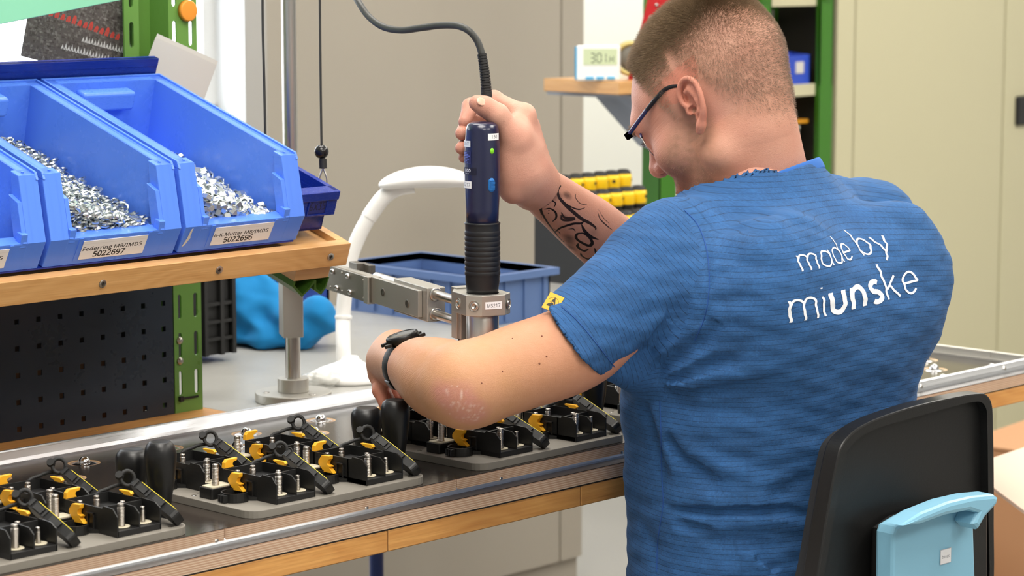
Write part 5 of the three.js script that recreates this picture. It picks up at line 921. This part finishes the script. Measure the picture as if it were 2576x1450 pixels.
// ---- T-shirt
const hemDir = J.LE.clone().sub(J.LS).normalize(), hemL = at(1460, 858, 2.925), hemN = RIGHT.clone().multiplyScalar(-.77).addScaledVector(EY, -.60).addScaledVector(FH, .10).normalize();
const hemDirR = J.RE.clone().sub(J.RS).normalize(), hemR = lerpV(J.RS, J.RE, .72);
const slL = cone(J.LS, J.LH.clone().addScaledVector(hemDir, .075), .0605, .0570), slR = cone(J.RS, hemR.clone().addScaledVector(hemDirR, .03), .066, .058), innL = cone(lerpV(J.LS, J.LH, .45), J.LH.clone().addScaledVector(hemDir, .06), .045, .0555), innR = cone(lerpV(J.RS, J.RE, .3), hemR.clone().addScaledVector(hemDirR, .06), .045, .0545);
const trapL = cone(at(1852, 618, 3.06), lerpV(J.LS, J.NB, .04).add(V(0, -.004, 0)), .048, .057), trapR = cone(at(1965, 525, 3.12), lerpV(J.RS, J.NB, .10).addScaledVector(EY, .004), .056, .058);
const blades = [blob(J.T.clone().setY(1.115).addScaledVector(TS, .095).addScaledVector(TF, -.115), TS, EY, TF, .075, .085, .055), blob(J.T.clone().setY(1.115).addScaledVector(TS, -.10).addScaledVector(TF, -.105), TS, EY, TF, .075, .085, .055)];
const sagF = many([cone(at(1556, 915, 2.945), at(1650, 925, 3.0), .024, .045)], .02);
const neckS = (x, y, z) => smin(neckF(x, y, z), neckG(x, y, z), .03) - .0065;
const shirtBase = (x, y, z) => {
  let d = ts_(x, y, z); d = smin(d, trapL(x, y, z), .04); d = smin(d, trapR(x, y, z), .05); for (const b of blades) d = smin(d, b(x, y, z), .05);
  const l = Math.max(slL(x, y, z), (x - hemL.x) * hemN.x + (y - hemL.y) * hemN.y + (z - hemL.z) * hemN.z), r = Math.max(slR(x, y, z), (x - hemR.x) * hemDirR.x + (y - hemR.y) * hemDirR.y + (z - hemR.z) * hemDirR.z);
  return smin(smin(smin(d, l, .035), r, .035), neckS(x, y, z), .02);
};
const hit = (px, py, f = shirtBase, d0 = 2.6) => { const dir = at(px, py, 1).sub(EYE); let t = d0; for (let i = 0; i < 90; i++) { const p = EYE.clone().addScaledVector(dir, t), v = f(p.x, p.y, p.z); if (Math.abs(v) < 2e-5) break; t += v * .8; if (t > 4) break; } return EYE.clone().addScaledVector(dir, t); };
// creases: valleys (positive depth) and ridges (negative) along lines on the cloth
const CR = [];
const crease = (pts, depth, sig) => { const q = pts.map(([x, y]) => hit(x, y)); for (let i = 0; i < q.length - 1; i++) CR.push([q[i], q[i + 1], depth, sig, i, q.length - 1]); };
const flute = (pts, depth, sig) => crease(pts, depth, sig);
flute([[1690, 1283], [1780, 1287], [1880, 1287], [1980, 1288], [2040, 1300]], .010, .007); flute([[1685, 1262], [1800, 1262], [1950, 1262]], -.004, .010); flute([[1690, 1315], [1740, 1328], [1795, 1340]], .006, .007); flute([[1700, 1305], [1860, 1310], [2000, 1318]], -.003, .009);
flute([[1668, 1085], [1700, 1140], [1760, 1190], [1820, 1240]], .006, .010); flute([[1690, 1085], [1740, 1135], [1830, 1185], [1930, 1220]], -.004, .010); flute([[2040, 1200], [1980, 1240], [1930, 1260]], .005, .011);
flute([[1640, 955], [1660, 930], [1700, 905], [1755, 870], [1800, 820]], .013, .009); flute([[1655, 965], [1720, 945], [1800, 915], [1900, 885]], .006, .009); flute([[1640, 985], [1720, 992], [1820, 985], [1960, 950]], .005, .010); flute([[1650, 972], [1740, 968], [1860, 945], [2000, 905]], -.0035, .009); flute([[1660, 1010], [1760, 1030], [1900, 1020]], .004, .011); flute([[1610, 1000], [1640, 1080], [1660, 1180], [1665, 1250]], .006, .010); flute([[1630, 1000], [1668, 1090], [1680, 1180]], -.003, .008);
flute([[1790, 545], [1880, 560], [1980, 600], [2060, 640]], -.0035, .010); flute([[1800, 520], [1900, 532], [2000, 560], [2120, 612]], .0035, .009); flute([[1800, 590], [1900, 612], [2000, 655]], -.003, .010); flute([[1800, 640], [1900, 668], [2010, 712]], .003, .011);
flute([[1600, 930], [1640, 870], [1700, 800], [1740, 740]], .004, .012); flute([[1560, 905], [1620, 840], [1680, 770]], -.003, .011); flute([[1720, 520], [1765, 570], [1782, 640], [1782, 720], [1765, 800], [1735, 870]], .0022, .006);
flute([[1790, 760], [1850, 750], [1930, 752]], .003, .008); flute([[1788, 800], [1850, 800], [1930, 815]], -.002, .008); flute([[1790, 690], [1840, 678], [1900, 680]], .0025, .008);
flute([[1740, 1360], [1830, 1372], [1960, 1365]], .004, .012); flute([[1860, 1390], [1920, 1430], [1960, 1470]], -.004, .011); flute([[1900, 1390], [1960, 1440]], .004, .009); flute([[1610, 1330], [1640, 1370], [1650, 1440]], .005, .010); flute([[2240, 520], [2290, 620], [2300, 740]], .002, .014);
const fold = (x, y, z) => { let o = 0; for (const [a, b, dep, sig, i, n] of CR) { const ex = b.x - a.x, ey = b.y - a.y, ez = b.z - a.z, px = x - a.x, py = y - a.y, pz = z - a.z, L = ex * ex + ey * ey + ez * ez; let t = (px * ex + py * ey + pz * ez) / L; if (t < -.25 && i > 0) continue; if (t > 1.25 && i < n - 1) continue; t = t < 0 ? 0 : t > 1 ? 1 : t; const q = Math.hypot(px - ex * t, py - ey * t, pz - ez * t); if (q > sig * 3) continue; const g = (i + t) / n, fade = Math.min(1, 4 * Math.min(g + .04, 1.04 - g)); const v = dep * fade * Math.exp(-q * q / (sig * sig)); if (Math.abs(v) > Math.abs(o)) o = v * .75 + o * .25; else o += v * .25; } return o; };
const broad = (x, y, z) => .0022 * n3(x * 22 + y * 6, y * 34, z * 22, 3) + .0010 * n3(x * 60, y * 110, z * 60, 5);
const shirtF = (x, y, z) => { let d = shirtBase(x, y, z); if (d < .03 && d > -.03) d += fold(x, y, z) + broad(x, y, z); const sl = (x - J.LS.x) * hemDir.x + (y - J.LS.y) * hemDir.y + (z - J.LS.z) * hemDir.z; if (sl > .06 && slL(x, y, z) < .03 && (x - J.T.x) * TS.x + (z - J.T.z) * TS.z < -.165) d = Math.max(d, (x - hemL.x) * hemN.x + (y - hemL.y) * hemN.y + (z - hemL.z) * hemN.z); d = smin(d, sagF(x, y, z), .012); return Math.max(d, .60 - y); };
const collarN = RIGHT.clone().multiplyScalar(-.35).addScaledVector(UPV, .94).normalize(), collarC = at(1900, 472, 3.095);
const shirtCut = (x, y, z) => { const a = x - collarC.x, b = y - collarC.y, c = z - collarC.z, h = a * collarN.x + b * collarN.y + c * collarN.z; return Math.max(shirtF(x, y, z), -Math.max(.004 - h, Math.hypot(a - h * collarN.x, b - h * collarN.y, c - h * collarN.z) - .10, h - .12)); };
const shirtTex = (() => { const bg = (u, v) => { const f = fbm(u, v, 40, 40, 61, 3), k = fbm(u, v, 4, 4, 67, 3); return .80 + .22 * f + .16 * k; };
  return { map: tex(512, 512, (u, v) => { const n = 10, r = v * n, k = Math.floor(r), f = r - k, dash = vnoise(u * 24, k, 24, n, 71) > .26; const line = f < .09 && dash ? .76 : f < .15 ? .93 : 1.0; const g = bg(u, v) * line; return [43 * g, 90 * g, 143 * g]; }, true, 1 / .06, 1 / .06),
    bump: tex(512, 512, (u, v) => { const n = 10, r = v * n, f = r - Math.floor(r); return [255 * (.5 * fbm(u, v, 90, 90, 83, 2) + (f < .14 ? .0 : .5))]; }, false, 1 / .06, 1 / .06) }; })();
const shirtM = mat('#ffffff', .88, 0, { map: shirtTex.map, bumpMap: shirtTex.bump, bumpScale: .00025, sheen: .15, sheenRoughness: .5, sheenColor: new THREE.Color('#7fb0ea') });
const shirtPlain = mat('#3067b4', .9, 0, { sheen: .3, sheenColor: new THREE.Color('#7fb0ea') });
let shirt;
{
  const b = boxAround([J.LS, J.RS, hemL, hemR, V(J.T.x, .60, J.T.z), J.NB], .19); b[0][1] = .59; b[1][1] = J.NB.y + .05;
  const sp = [[1724, 532], [1783, 690], [1752, 852]].map(([a, b2]) => hit(a, b2, shirtF)), SP = { o: sp[0], n: V().crossVectors(sp[1].clone().sub(sp[0]), sp[2].clone().sub(sp[0])).normalize() }; if (J.LH.clone().sub(SP.o).dot(SP.n) < 0) SP.n.negate();
  let g = net(shirtCut, b[0], b[1], .0034); g = g.toNonIndexed(); const p = g.attributes.position, uv = g.attributes.uv;
  for (let i = 0; i < p.count; i += 3) {
    const cx = (p.getX(i) + p.getX(i + 1) + p.getX(i + 2)) / 3, cyy = (p.getY(i) + p.getY(i + 1) + p.getY(i + 2)) / 3, cz = (p.getZ(i) + p.getZ(i + 1) + p.getZ(i + 2)) / 3, inS = (cx - J.T.x) * TS.x + (cz - J.T.z) * TS.z; const al = (cx - J.LS.x) * hemDir.x + (cyy - J.LS.y) * hemDir.y + (cz - J.LS.z) * hemDir.z;
    const sleeve = (cx - SP.o.x) * SP.n.x + (cyy - SP.o.y) * SP.n.y + (cz - SP.o.z) * SP.n.z > 0 && slL(cx, cyy, cz) < .03 && inS < -.05;
    for (let k = i; k < i + 3; k++) { const x = p.getX(k), y = p.getY(k), z = p.getZ(k); if (sleeve) { const a = x - J.LS.x, bq = y - J.LS.y, c = z - J.LS.z; uv.setXY(k, a * RIGHT.x * .3 + c * -TS.z + bq * .7, a * hemDir.x + bq * hemDir.y + c * hemDir.z); } else { const s = (x - J.T.x) * TS.x + (z - J.T.z) * TS.z, f = (x - J.T.x) * TF.x + (z - J.T.z) * TF.z; uv.setXY(k, Math.abs(s) > .15 ? f : s, y + .10 * s * s * 4 - .02 * f); } }
  }
  shirt = part('shirt', g, shirtM, person, 'blue ripstop T-shirt with white print');
  const onCloth = (px, py, lift) => { const q = hit(px, py, shirtF), e = .002, n = V(shirtF(q.x + e, q.y, q.z) - shirtF(q.x - e, q.y, q.z), shirtF(q.x, q.y + e, q.z) - shirtF(q.x, q.y - e, q.z), shirtF(q.x, q.y, q.z + e) - shirtF(q.x, q.y, q.z - e)).normalize(); return q.addScaledVector(n, lift); };
  const seamM = mat('#234f92', .9), path = (pts, n = 40) => { const cv = new THREE.CatmullRomCurve3(pts.map(([x, y]) => V(x, y, 0))); return Array.from({ length: n + 1 }, (_, i) => { const q = cv.getPoint(i / n); return onCloth(q.x, q.y, .0002); }); };
  part('seam', tube(path([[1722, 530], [1752, 562], [1773, 610], [1783, 670], [1783, 740], [1772, 800], [1748, 856]]), .0008, 80, 6), seamM, shirt, 'shoulder seam of the left sleeve');
  part('seam', tube(path([[1412, 772], [1450, 805], [1498, 862], [1540, 916], [1556, 938]], 30), .0006, 60, 6), seamM, shirt, 'hem stitching of the left sleeve');
  part('seam', tube(path([[1660, 1010], [1663, 1100], [1665, 1200], [1668, 1268], [1655, 1360], [1652, 1440]], 40), .0008, 80, 6), seamM, shirt, 'side seam');
  // ribbed collar following the neck
  const ring = []; const cu = V().crossVectors(collarN, TS).normalize(), cs = V().crossVectors(cu, collarN).normalize(); const nk = (x, y, z) => smin(neckF(x, y, z), neckG(x, y, z), .03);
  for (let k = 0; k < 64; k++) { const a = k / 64 * Math.PI * 2, dir = cs.clone().multiplyScalar(Math.cos(a)).addScaledVector(cu, Math.sin(a)); let rN = .12; for (let i = 0; i < 50; i++) { const q = collarC.clone().addScaledVector(dir, rN); rN -= (nk(q.x, q.y, q.z) - .0055) * .7; } let r = .10; for (let i = 0; i < 60; i++) { const q = collarC.clone().addScaledVector(dir, r).addScaledVector(collarN, -.004); r -= Math.min(nk(q.x, q.y, q.z) - .0055, shirtBase(q.x, q.y, q.z) + .0035) * .6; } r = Math.max(rN, Math.min(r, rN + .009)); ring.push(collarC.clone().addScaledVector(dir, r)); }
  const pos = [], idx = []; const prof = [[-.0085, .0056], [-.004, .0056], [.001, .0052], [.0058, .0042], [.0078, .0026], [.0080, -.0002], [.0068, -.0060], [.0, -.0080], [-.0085, -.006]];
  ring.forEach((c, k) => { const d = c.clone().sub(collarC).normalize(); for (const [h, o] of prof) { const q = c.clone().addScaledVector(collarN, h).addScaledVector(d, o); pos.push(q.x, q.y, q.z); } const n = prof.length, k2 = (k + 1) % 64; for (let j = 0; j < n; j++) { const j2 = (j + 1) % n; idx.push(k * n + j, k2 * n + j, k * n + j2, k * n + j2, k2 * n + j, k2 * n + j2); } });
  const cg = new THREE.BufferGeometry(); cg.setAttribute('position', new THREE.Float32BufferAttribute(pos, 3)); cg.setIndex(idx); cg.computeVertexNormals(); part('collar', norm(cg), shirtPlain, shirt);
  // yellow woven safety tag on the sleeve hem
  {
    const q = onCloth(1392, 764, .0006), up = onCloth(1404, 738, .0006), n = q.clone().sub(J.LH).addScaledVector(hemDir, -q.clone().sub(J.LH).dot(hemDir)).normalize().lerp(EYE.clone().sub(q).normalize(), .55).normalize(), v = V().subVectors(at(1402, 735, 2.88), at(1382, 783, 2.88)).normalize(); v.addScaledVector(n, -v.dot(n)).normalize(); const u = V().crossVectors(v, n);
    const [g2, m2] = label3(.0185, .0215, .0012, 12000, (c, w, h) => { c.fillStyle = '#eeb32f'; c.fillRect(0, 0, w, h); c.strokeStyle = '#2a2414'; c.fillStyle = '#2a2414'; c.lineWidth = 7; c.beginPath(); c.moveTo(w * .5, h * .18); c.lineTo(w * .82, h * .78); c.lineTo(w * .18, h * .78); c.closePath(); c.fill(); c.strokeStyle = '#eeb32f'; c.lineWidth = 10; c.beginPath(); c.moveTo(w * .28, h * .62); c.quadraticCurveTo(w * .5, h * .35, w * .68, h * .66); c.stroke(); c.strokeStyle = '#2a2414'; c.lineWidth = 6; c.beginPath(); c.arc(w * .5, h * .54, w * .38, Math.PI * 1.1, Math.PI * 1.9); c.stroke(); });
    const t = part('sleeve_tag', g2, m2, shirt, 'small yellow woven warning tag'); t.applyMatrix4(new THREE.Matrix4().makeBasis(u, v, n).setPosition(q.addScaledVector(n, .0012)));
  }
  // printed lettering laid on the cloth
  const GL = (() => { const arc = (cx, cyy, rx, ry, a0, a1, n = 22) => Array.from({ length: n + 1 }, (_, i) => { const a = (a0 + (a1 - a0) * i / n) * Math.PI / 180; return [cx + rx * Math.cos(a), cyy + ry * Math.sin(a)]; });
    const bowl = arc(.42, .5, .40, .5, 0, 360, 36);
    return { m: [1.18, [[0, 1], [0, 0]], [[0, .62], ...arc(.28, .70, .28, .30, 170, 0), [.56, 0]], [[.56, .62], ...arc(.84, .70, .28, .30, 170, 0), [1.12, 0]]], a: [.86, bowl, [[.82, 1], [.82, 0]]], d: [.86, bowl, [[.82, 1.62], [.82, 0]]], e: [.86, [[.04, .52], [.80, .52], ...arc(.42, .5, .39, .5, 3, 318, 34)]], b: [.86, [[.02, 1.62], [.02, 0]], bowl], y: [.76, [[0, 1], [.40, .02]], [[.76, 1], [.20, -.52]]], i: [.12, [[.06, .92], [.06, 0]], [[.06, 1.28], [.06, 1.34]]], k: [.72, [[0, 1.62], [0, 0]], [[.62, 1], [.04, .46]], [[.22, .62], [.68, 0]]],
      u: [.86, [[.1, 1], [.1, .42], ...arc(.43, .42, .33, .38, 180, 360), [.76, 1]]], n: [.86, [[.1, 0], [.1, 1]], [[.1, .55], ...arc(.43, .58, .33, .38, 180, 0), [.76, 0]]], s: [.74, [...arc(.37, .74, .26, .22, 40, 270, 20), ...arc(.37, .27, .28, .23, 90, -140, 20)]], ' ': [.42] }; })();
  const print = [];
  const line = (txt, p0, p1, widths, bold, tiltUp, heightScale) => {
    const A = hit(...p0, shirtF), B = hit(...p1, shirtF), e = B.clone().sub(A), n = TF.clone().negate(); const len = e.length(); e.normalize(); const up = EY.clone().addScaledVector(e, -EY.dot(e)).normalize(); n.crossVectors(e, up).normalize(); let adv = 0; for (const ch of txt) adv += GL[ch][0] + .24; adv -= .24; const S = len / adv; let x = 0;
    [...txt].forEach((ch, ci) => {
      const [w, ...st] = GL[ch], hw = (bold.includes(ci) ? .115 : .052) * S;
      for (const pl of st) {
        const pts = []; for (let i = 0; i < pl.length - 1; i++) { const m = Math.max(1, Math.ceil(Math.hypot(pl[i + 1][0] - pl[i][0], pl[i + 1][1] - pl[i][1]) / .07)); for (let k = 0; k < m; k++) pts.push([pl[i][0] + (pl[i + 1][0] - pl[i][0]) * k / m, pl[i][1] + (pl[i + 1][1] - pl[i][1]) * k / m]); } pts.push(pl.at(-1));
        const pos = [], idx = []; pts.forEach((q, i) => { const a = pts[Math.max(0, i - 1)], b = pts[Math.min(pts.length - 1, i + 1)], tx = b[0] - a[0], ty = b[1] - a[1], l = Math.hypot(tx, ty) || 1; for (let j = 0; j < 3; j++) { const o = (j - 1) * hw / S, qx = (x + q[0] - ty / l * o) * S, wob = .0006 * Math.sin((q[1]) * 9 + ci * 1.7) + .0004 * Math.sin(q[1] * 17 + ci), qy = (q[1] + tx / l * o) * S * heightScale;
            const P = A.clone().addScaledVector(e, qx + wob).addScaledVector(up, qy); let lo = -.06; P.addScaledVector(n, .05); for (let k = 0; k < 40; k++) { const v = shirtF(P.x, P.y, P.z) - .0006; P.addScaledVector(n, -v * .8); if (Math.abs(v) < 1e-5) break; } pos.push(P.x, P.y, P.z); } });
        for (let i = 0; i < pts.length - 1; i++) for (let j = 0; j < 2; j++) { const a = i * 3 + j; idx.push(a, a + 3, a + 1, a + 1, a + 3, a + 4); }
        const g3 = new THREE.BufferGeometry(); g3.setAttribute('position', new THREE.Float32BufferAttribute(pos, 3)); g3.setIndex(idx); g3.computeVertexNormals(); print.push(norm(g3));
      }
      x += w + .24;
    });
  };
  line('made by', [2018, 683], [2246, 632], null, [], 0, .76); line('miunske', [1988, 812], [2312, 732], null, [2, 3, 4], 0, .78);
  part('print', merge(print), mat('#f1f3f6', .75), shirt, 'white print reading made by miunske');
}
// trousers
{ const b = boxAround([pel, kneeL, kneeR, footL], .19); b[0][1] = .08; const f = (x, y, z) => Math.max(Math.min(legs(x, y, z), tb(x, y, z)) - .004, y - .64, .10 - y); part('trousers', net(f, b[0], b[1], .011), mat('#2b3547', .9), person); }

// ---- glasses
{
  const g = thing('glasses', 'dark blue framed glasses worn by the person', 'glasses', [0, 0, 0]), m = mat('#1c2452', .25, 0, { clearcoat: .6 }), mt = mat('#12151a', .35);
  const P = (x, y, z) => hp(x, y, z);
  for (const s of [-1, 1]) {
    part('temple', tube([P(s * .074, .0258, .091), P(s * .0752, .0290, .075), P(s * .0765, .0345, .048)], .0028, 20, 8), m, g); part('temple_tip', tube([P(s * .0765, .0340, .050), P(s * .077, .0375, .028), P(s * .0765, .0385, .012), P(s * .075, .030, -.006), P(s * .0745, .012, -.016)], .0029, 24, 8), mt, g, 'black temple tip');
    const rim = circ(0, 0, 1, 28).map(([a, b]) => P(s * (.036 + .0255 * a), .0085 + .0195 * b, .0985 - .012 * Math.pow(Math.abs(.036 + .0255 * a) / .06, 2)));
    part('rim', tube(rim, .0007, 56, 6, true), M.steel, g, 'thin metal rim'); part('brow_bar', tube(rim.slice(2, 13), .0017, 26, 6), m, g);
    const lens = new THREE.CircleGeometry(1, 28), lp = lens.attributes.position; for (let i = 0; i < lp.count; i++) { const q = P(s * (.036 + .0255 * lp.getX(i)), .0085 + .0195 * lp.getY(i), .0985 - .012 * Math.pow(Math.abs(.036 + .0255 * lp.getX(i)) / .06, 2)); lp.setXYZ(i, q.x, q.y, q.z); } lens.computeVertexNormals();
    part('lens', lens, mat('#ffffff', .02, 0, { transmission: 1, thickness: 0, ior: 1.5, transparent: true }), g); const h = P(s * .074, .0250, .0925); part('hinge', bx(.0055, .0085, .008, 0, 0, 0, .001, 1).applyMatrix4(new THREE.Matrix4().makeBasis(HR, HU, HF)).translate(h.x, h.y, h.z), m, g);
  }
  part('bridge', tube([P(-.0115, .014, .0985), P(0, .0165, .1012), P(.0115, .014, .0985)], .0011, 12, 6), M.steel, g);
}
// ---- wristwatch
{
  const A = J.LM.clone().sub(J.LW).normalize(), c = lerpV(J.LW, J.LM, .06), N = EY.clone().addScaledVector(RIGHT, -.22).addScaledVector(FH, -.22); N.addScaledVector(A, -N.dot(A)).normalize(); const S = V().crossVectors(N, A).normalize();
  const w = thing('wristwatch', 'black wristwatch with round dark dial on a woven black band, left wrist', 'watch', [c.x, c.y, c.z]); const B = new THREE.Matrix4().makeBasis(S, N, V().crossVectors(S, N));
  const rad = (a) => { const d = S.clone().multiplyScalar(Math.cos(a)).addScaledVector(N, Math.sin(a)); let r = .05; for (let i = 0; i < 50; i++) { const q = c.clone().addScaledVector(d, r); r -= Math.min(upperL(q.x, q.y, q.z), allHandL(q.x, q.y, q.z)) * .7; } return Math.max(.024, r); };
  const pos = [], idx = [], n = 72, pr = [[-.0110, .0002], [-.0110, .0026], [0, .0031], [.0110, .0026], [.0110, .0002]]; for (let k = 0; k < n; k++) { const a = k / n * 2 * Math.PI, r = rad(a); for (const [z, o] of pr) { const rib = o > .001 ? .0003 * (k % 2) : 0; pos.push(Math.cos(a) * (r + o + rib), Math.sin(a) * (r + o + rib), z); } const k2 = (k + 1) % n; for (let j = 0; j < pr.length; j++) { const j2 = (j + 1) % pr.length; idx.push(k * 5 + j, k2 * 5 + j, k * 5 + j2, k * 5 + j2, k2 * 5 + j, k2 * 5 + j2); } }
  const bg = new THREE.BufferGeometry(); bg.setAttribute('position', new THREE.Float32BufferAttribute(pos, 3)); bg.setIndex(idx); bg.computeVertexNormals(); const band = part('band', norm(bg).applyMatrix4(B), mat('#141414', .55, .2, { bumpMap: fineBump, bumpScale: .0003 }), w, 'black woven band');
  const r0 = rad(Math.PI / 2); const up = (g) => g.applyMatrix4(new THREE.Matrix4().makeTranslation(0, r0 + .0005, 0)).applyMatrix4(B), dk = mat('#191919', .35, .3);
  part('case', up(lathe([[.0001, 0], [.0165, 0], [.0195, .0015], [.0205, .0045], [.0205, .0075], [.0198, .0095], [.0185, .0105], [.0172, .0108], [.0165, .0100], [.0001, .0100]], 48)), dk, w);
  part('dial', up(lathe([[.0001, .0102], [.0165, .0102], [.0166, .0098]], 40)), mat('#0c0e14', .08, 0, { clearcoat: 1 }), w, 'glossy dark dial');
  part('lug', ['', ''].flatMap((_, i) => [-.0085, .0085].map((z) => up(bx(.010, .0045, .0035, (i ? 1 : -1) * .0215, .0025, z, .001, 1).rotateZ((i ? -1 : 1) * .0)))), dk, w); part('crown', up(cy(.0022, .0022, .003, 0, 0, 0, 12).rotateX(Math.PI / 2).translate(0, .0055, -.0235)), dk, w);
  part('buckle', up(bx(.0145, .003, .020, 0, 0, 0, .001, 1)).clone(), dk, w).visible = true; w.children.at(-1).geometry = (() => { const a = Math.PI * 1.12, r = rad(a) + .003; return bx(.0028, .0125, .0205, 0, 0, 0, .0008, 1).applyMatrix4(new THREE.Matrix4().makeRotationZ(a)).translate(Math.cos(a) * r, Math.sin(a) * r, 0).applyMatrix4(B); })();
}

// ───────── chair ─────────
{
  const c = V(J.T.x, 0, J.T.z).addScaledVector(TF, -.215), tilt = .0; const onPlane = (px, py, off = 0) => { const o = c.clone().addScaledVector(TF, -off), d = at(px, py, 1).sub(EYE), n = TF; const t = o.clone().sub(EYE).dot(n) / d.dot(n), q = EYE.clone().addScaledVector(d, t); return [q.clone().sub(c).dot(TS), q.y]; };
  const ch = thing('work_chair', 'black plastic backed work chair with light blue handle at the rear', 'chair', [c.x, 0, c.z]); ch.quaternion.setFromRotationMatrix(new THREE.Matrix4().makeBasis(TS, EY, TF.clone().negate()));
  const smooth = (pts, n = 6) => new THREE.CatmullRomCurve3(pts.map(([x, y]) => V(x, y, 0)), true, 'centripetal').getPoints(pts.length * n).slice(0, -1).map((p) => [p.x, p.y]);
  const rim = [[2132, 1086], [2170, 1062], [2230, 1038], [2300, 1017], [2380, 999], [2440, 989], [2468, 991], [2482, 1012], [2486, 1080], [2488, 1200], [2488, 1320], [2488, 1460], [2478, 1560], [2300, 1640], [2060, 1640], [2022, 1560], [2044, 1440], [2066, 1300], [2088, 1180], [2104, 1120]].map(([a, b]) => onPlane(a, b));
  const cx = rim.reduce((s, p) => s + p[0], 0) / rim.length, cyy = rim.reduce((s, p) => s + p[1], 0) / rim.length, shrink = (k) => rim.map(([a, b]) => { const dx = a - cx, dy = b - cyy, l = Math.hypot(dx, dy); return [a - dx / l * k, b - dy / l * k]; });
  const out = smooth(rim), inn = smooth(shrink(.011));
  part('backrest_shell', extr(out, .010, .002).translate(0, 0, -.014), M.black, ch); part('backrest_rim', extr(out, .016, .002, [inn]).translate(0, 0, -.008), M.black, ch, 'raised black rim');
  part('cushion', extr(inn, .022, .008).translate(0, 0, -.034), mat('#232427', .95), ch);
  const mount = [[2210, 1330], [2250, 1300], [2330, 1275], [2470, 1270], [2470, 1560], [2205, 1560]].map(([a, b]) => onPlane(a, b, .012)); part('mount', extr(mount, .022, .005), M.black, ch);
  const body = [[2246, 1345], [2252, 1326], [2290, 1303], [2345, 1285], [2440, 1276], [2449, 1330], [2452, 1420], [2456, 1560], [2243, 1560]].map(([a, b]) => onPlane(a, b, .045));
  const blue = mat('#86bcd6', .38); const hb = part('handle', [extr(body, .026, .004).translate(0, 0, .020)], blue, ch, 'light blue plastic handle plate');
  const gp = [[2262, 1322], [2310, 1290], [2380, 1262], [2440, 1248], [2494, 1243], [2503, 1250], [2499, 1268], [2470, 1300], [2452, 1332], [2438, 1318], [2452, 1290], [2430, 1284], [2370, 1296], [2310, 1318]].map(([a, b]) => onPlane(a, b, .07)); part('handle_grip', extr(gp, .03, .005).translate(0, 0, .046), blue, ch, 'light blue protruding grip');
  const [g, m] = label3(.0205, .0175, .0008, 9000, (k, w, h) => { k.fillStyle = '#e9e9ec'; k.fillRect(0, 0, w, h); k.strokeStyle = '#b9bcc4'; k.lineWidth = 5; k.strokeRect(3, 3, w - 6, h - 6); k.fillStyle = '#4a4d55'; k.font = '46px sans-serif'; k.textAlign = 'center'; k.fillText('bimos', w / 2, h * .62); });
  const [lx, ly] = onPlane(2379, 1400, .047); const lb = part('label', g, m, ch, 'small white maker plate'); lb.position.set(lx, ly, .0468);
  part('seat', extrY(roundRect(-.21, .21, -.62, -.16, .08, 8), .37, .43, .015).translate(0, .0, .02), mat('#232427', .95), ch); part('seat_pan', extrY(roundRect(-.2, .2, -.60, -.14, .07, 8), .35, .37), M.black, ch);
  part('back_stem', bb(-.03, .03, .36, .62, -.02, .008, .004, 1), M.black, ch); part('gas_column', cy(.025, .022, .26, 0, .1, -.38), M.steel, ch);
  for (let i = 0; i < 5; i++) { const a = i * 1.2566 + .3; part('leg', along(cy(.022, .016, .28, 0, 0, 0, 10), V(0, .10, -.38), V(Math.sin(a) * .28, .07, -.38 + Math.cos(a) * .28)), M.black, ch); part('castor', new THREE.SphereGeometry(.028, 14, 10).scale(1, 1, .6).translate(Math.sin(a) * .28, .029, -.38 + Math.cos(a) * .28), M.black, ch); }
}

scene.traverse((o) => { if (o.isMesh) { o.castShadow = true; o.receiveShadow = true; } if (o.isLight) { o.castShadow = !o.isRectAreaLight; } });
renderer.render(scene, camera);
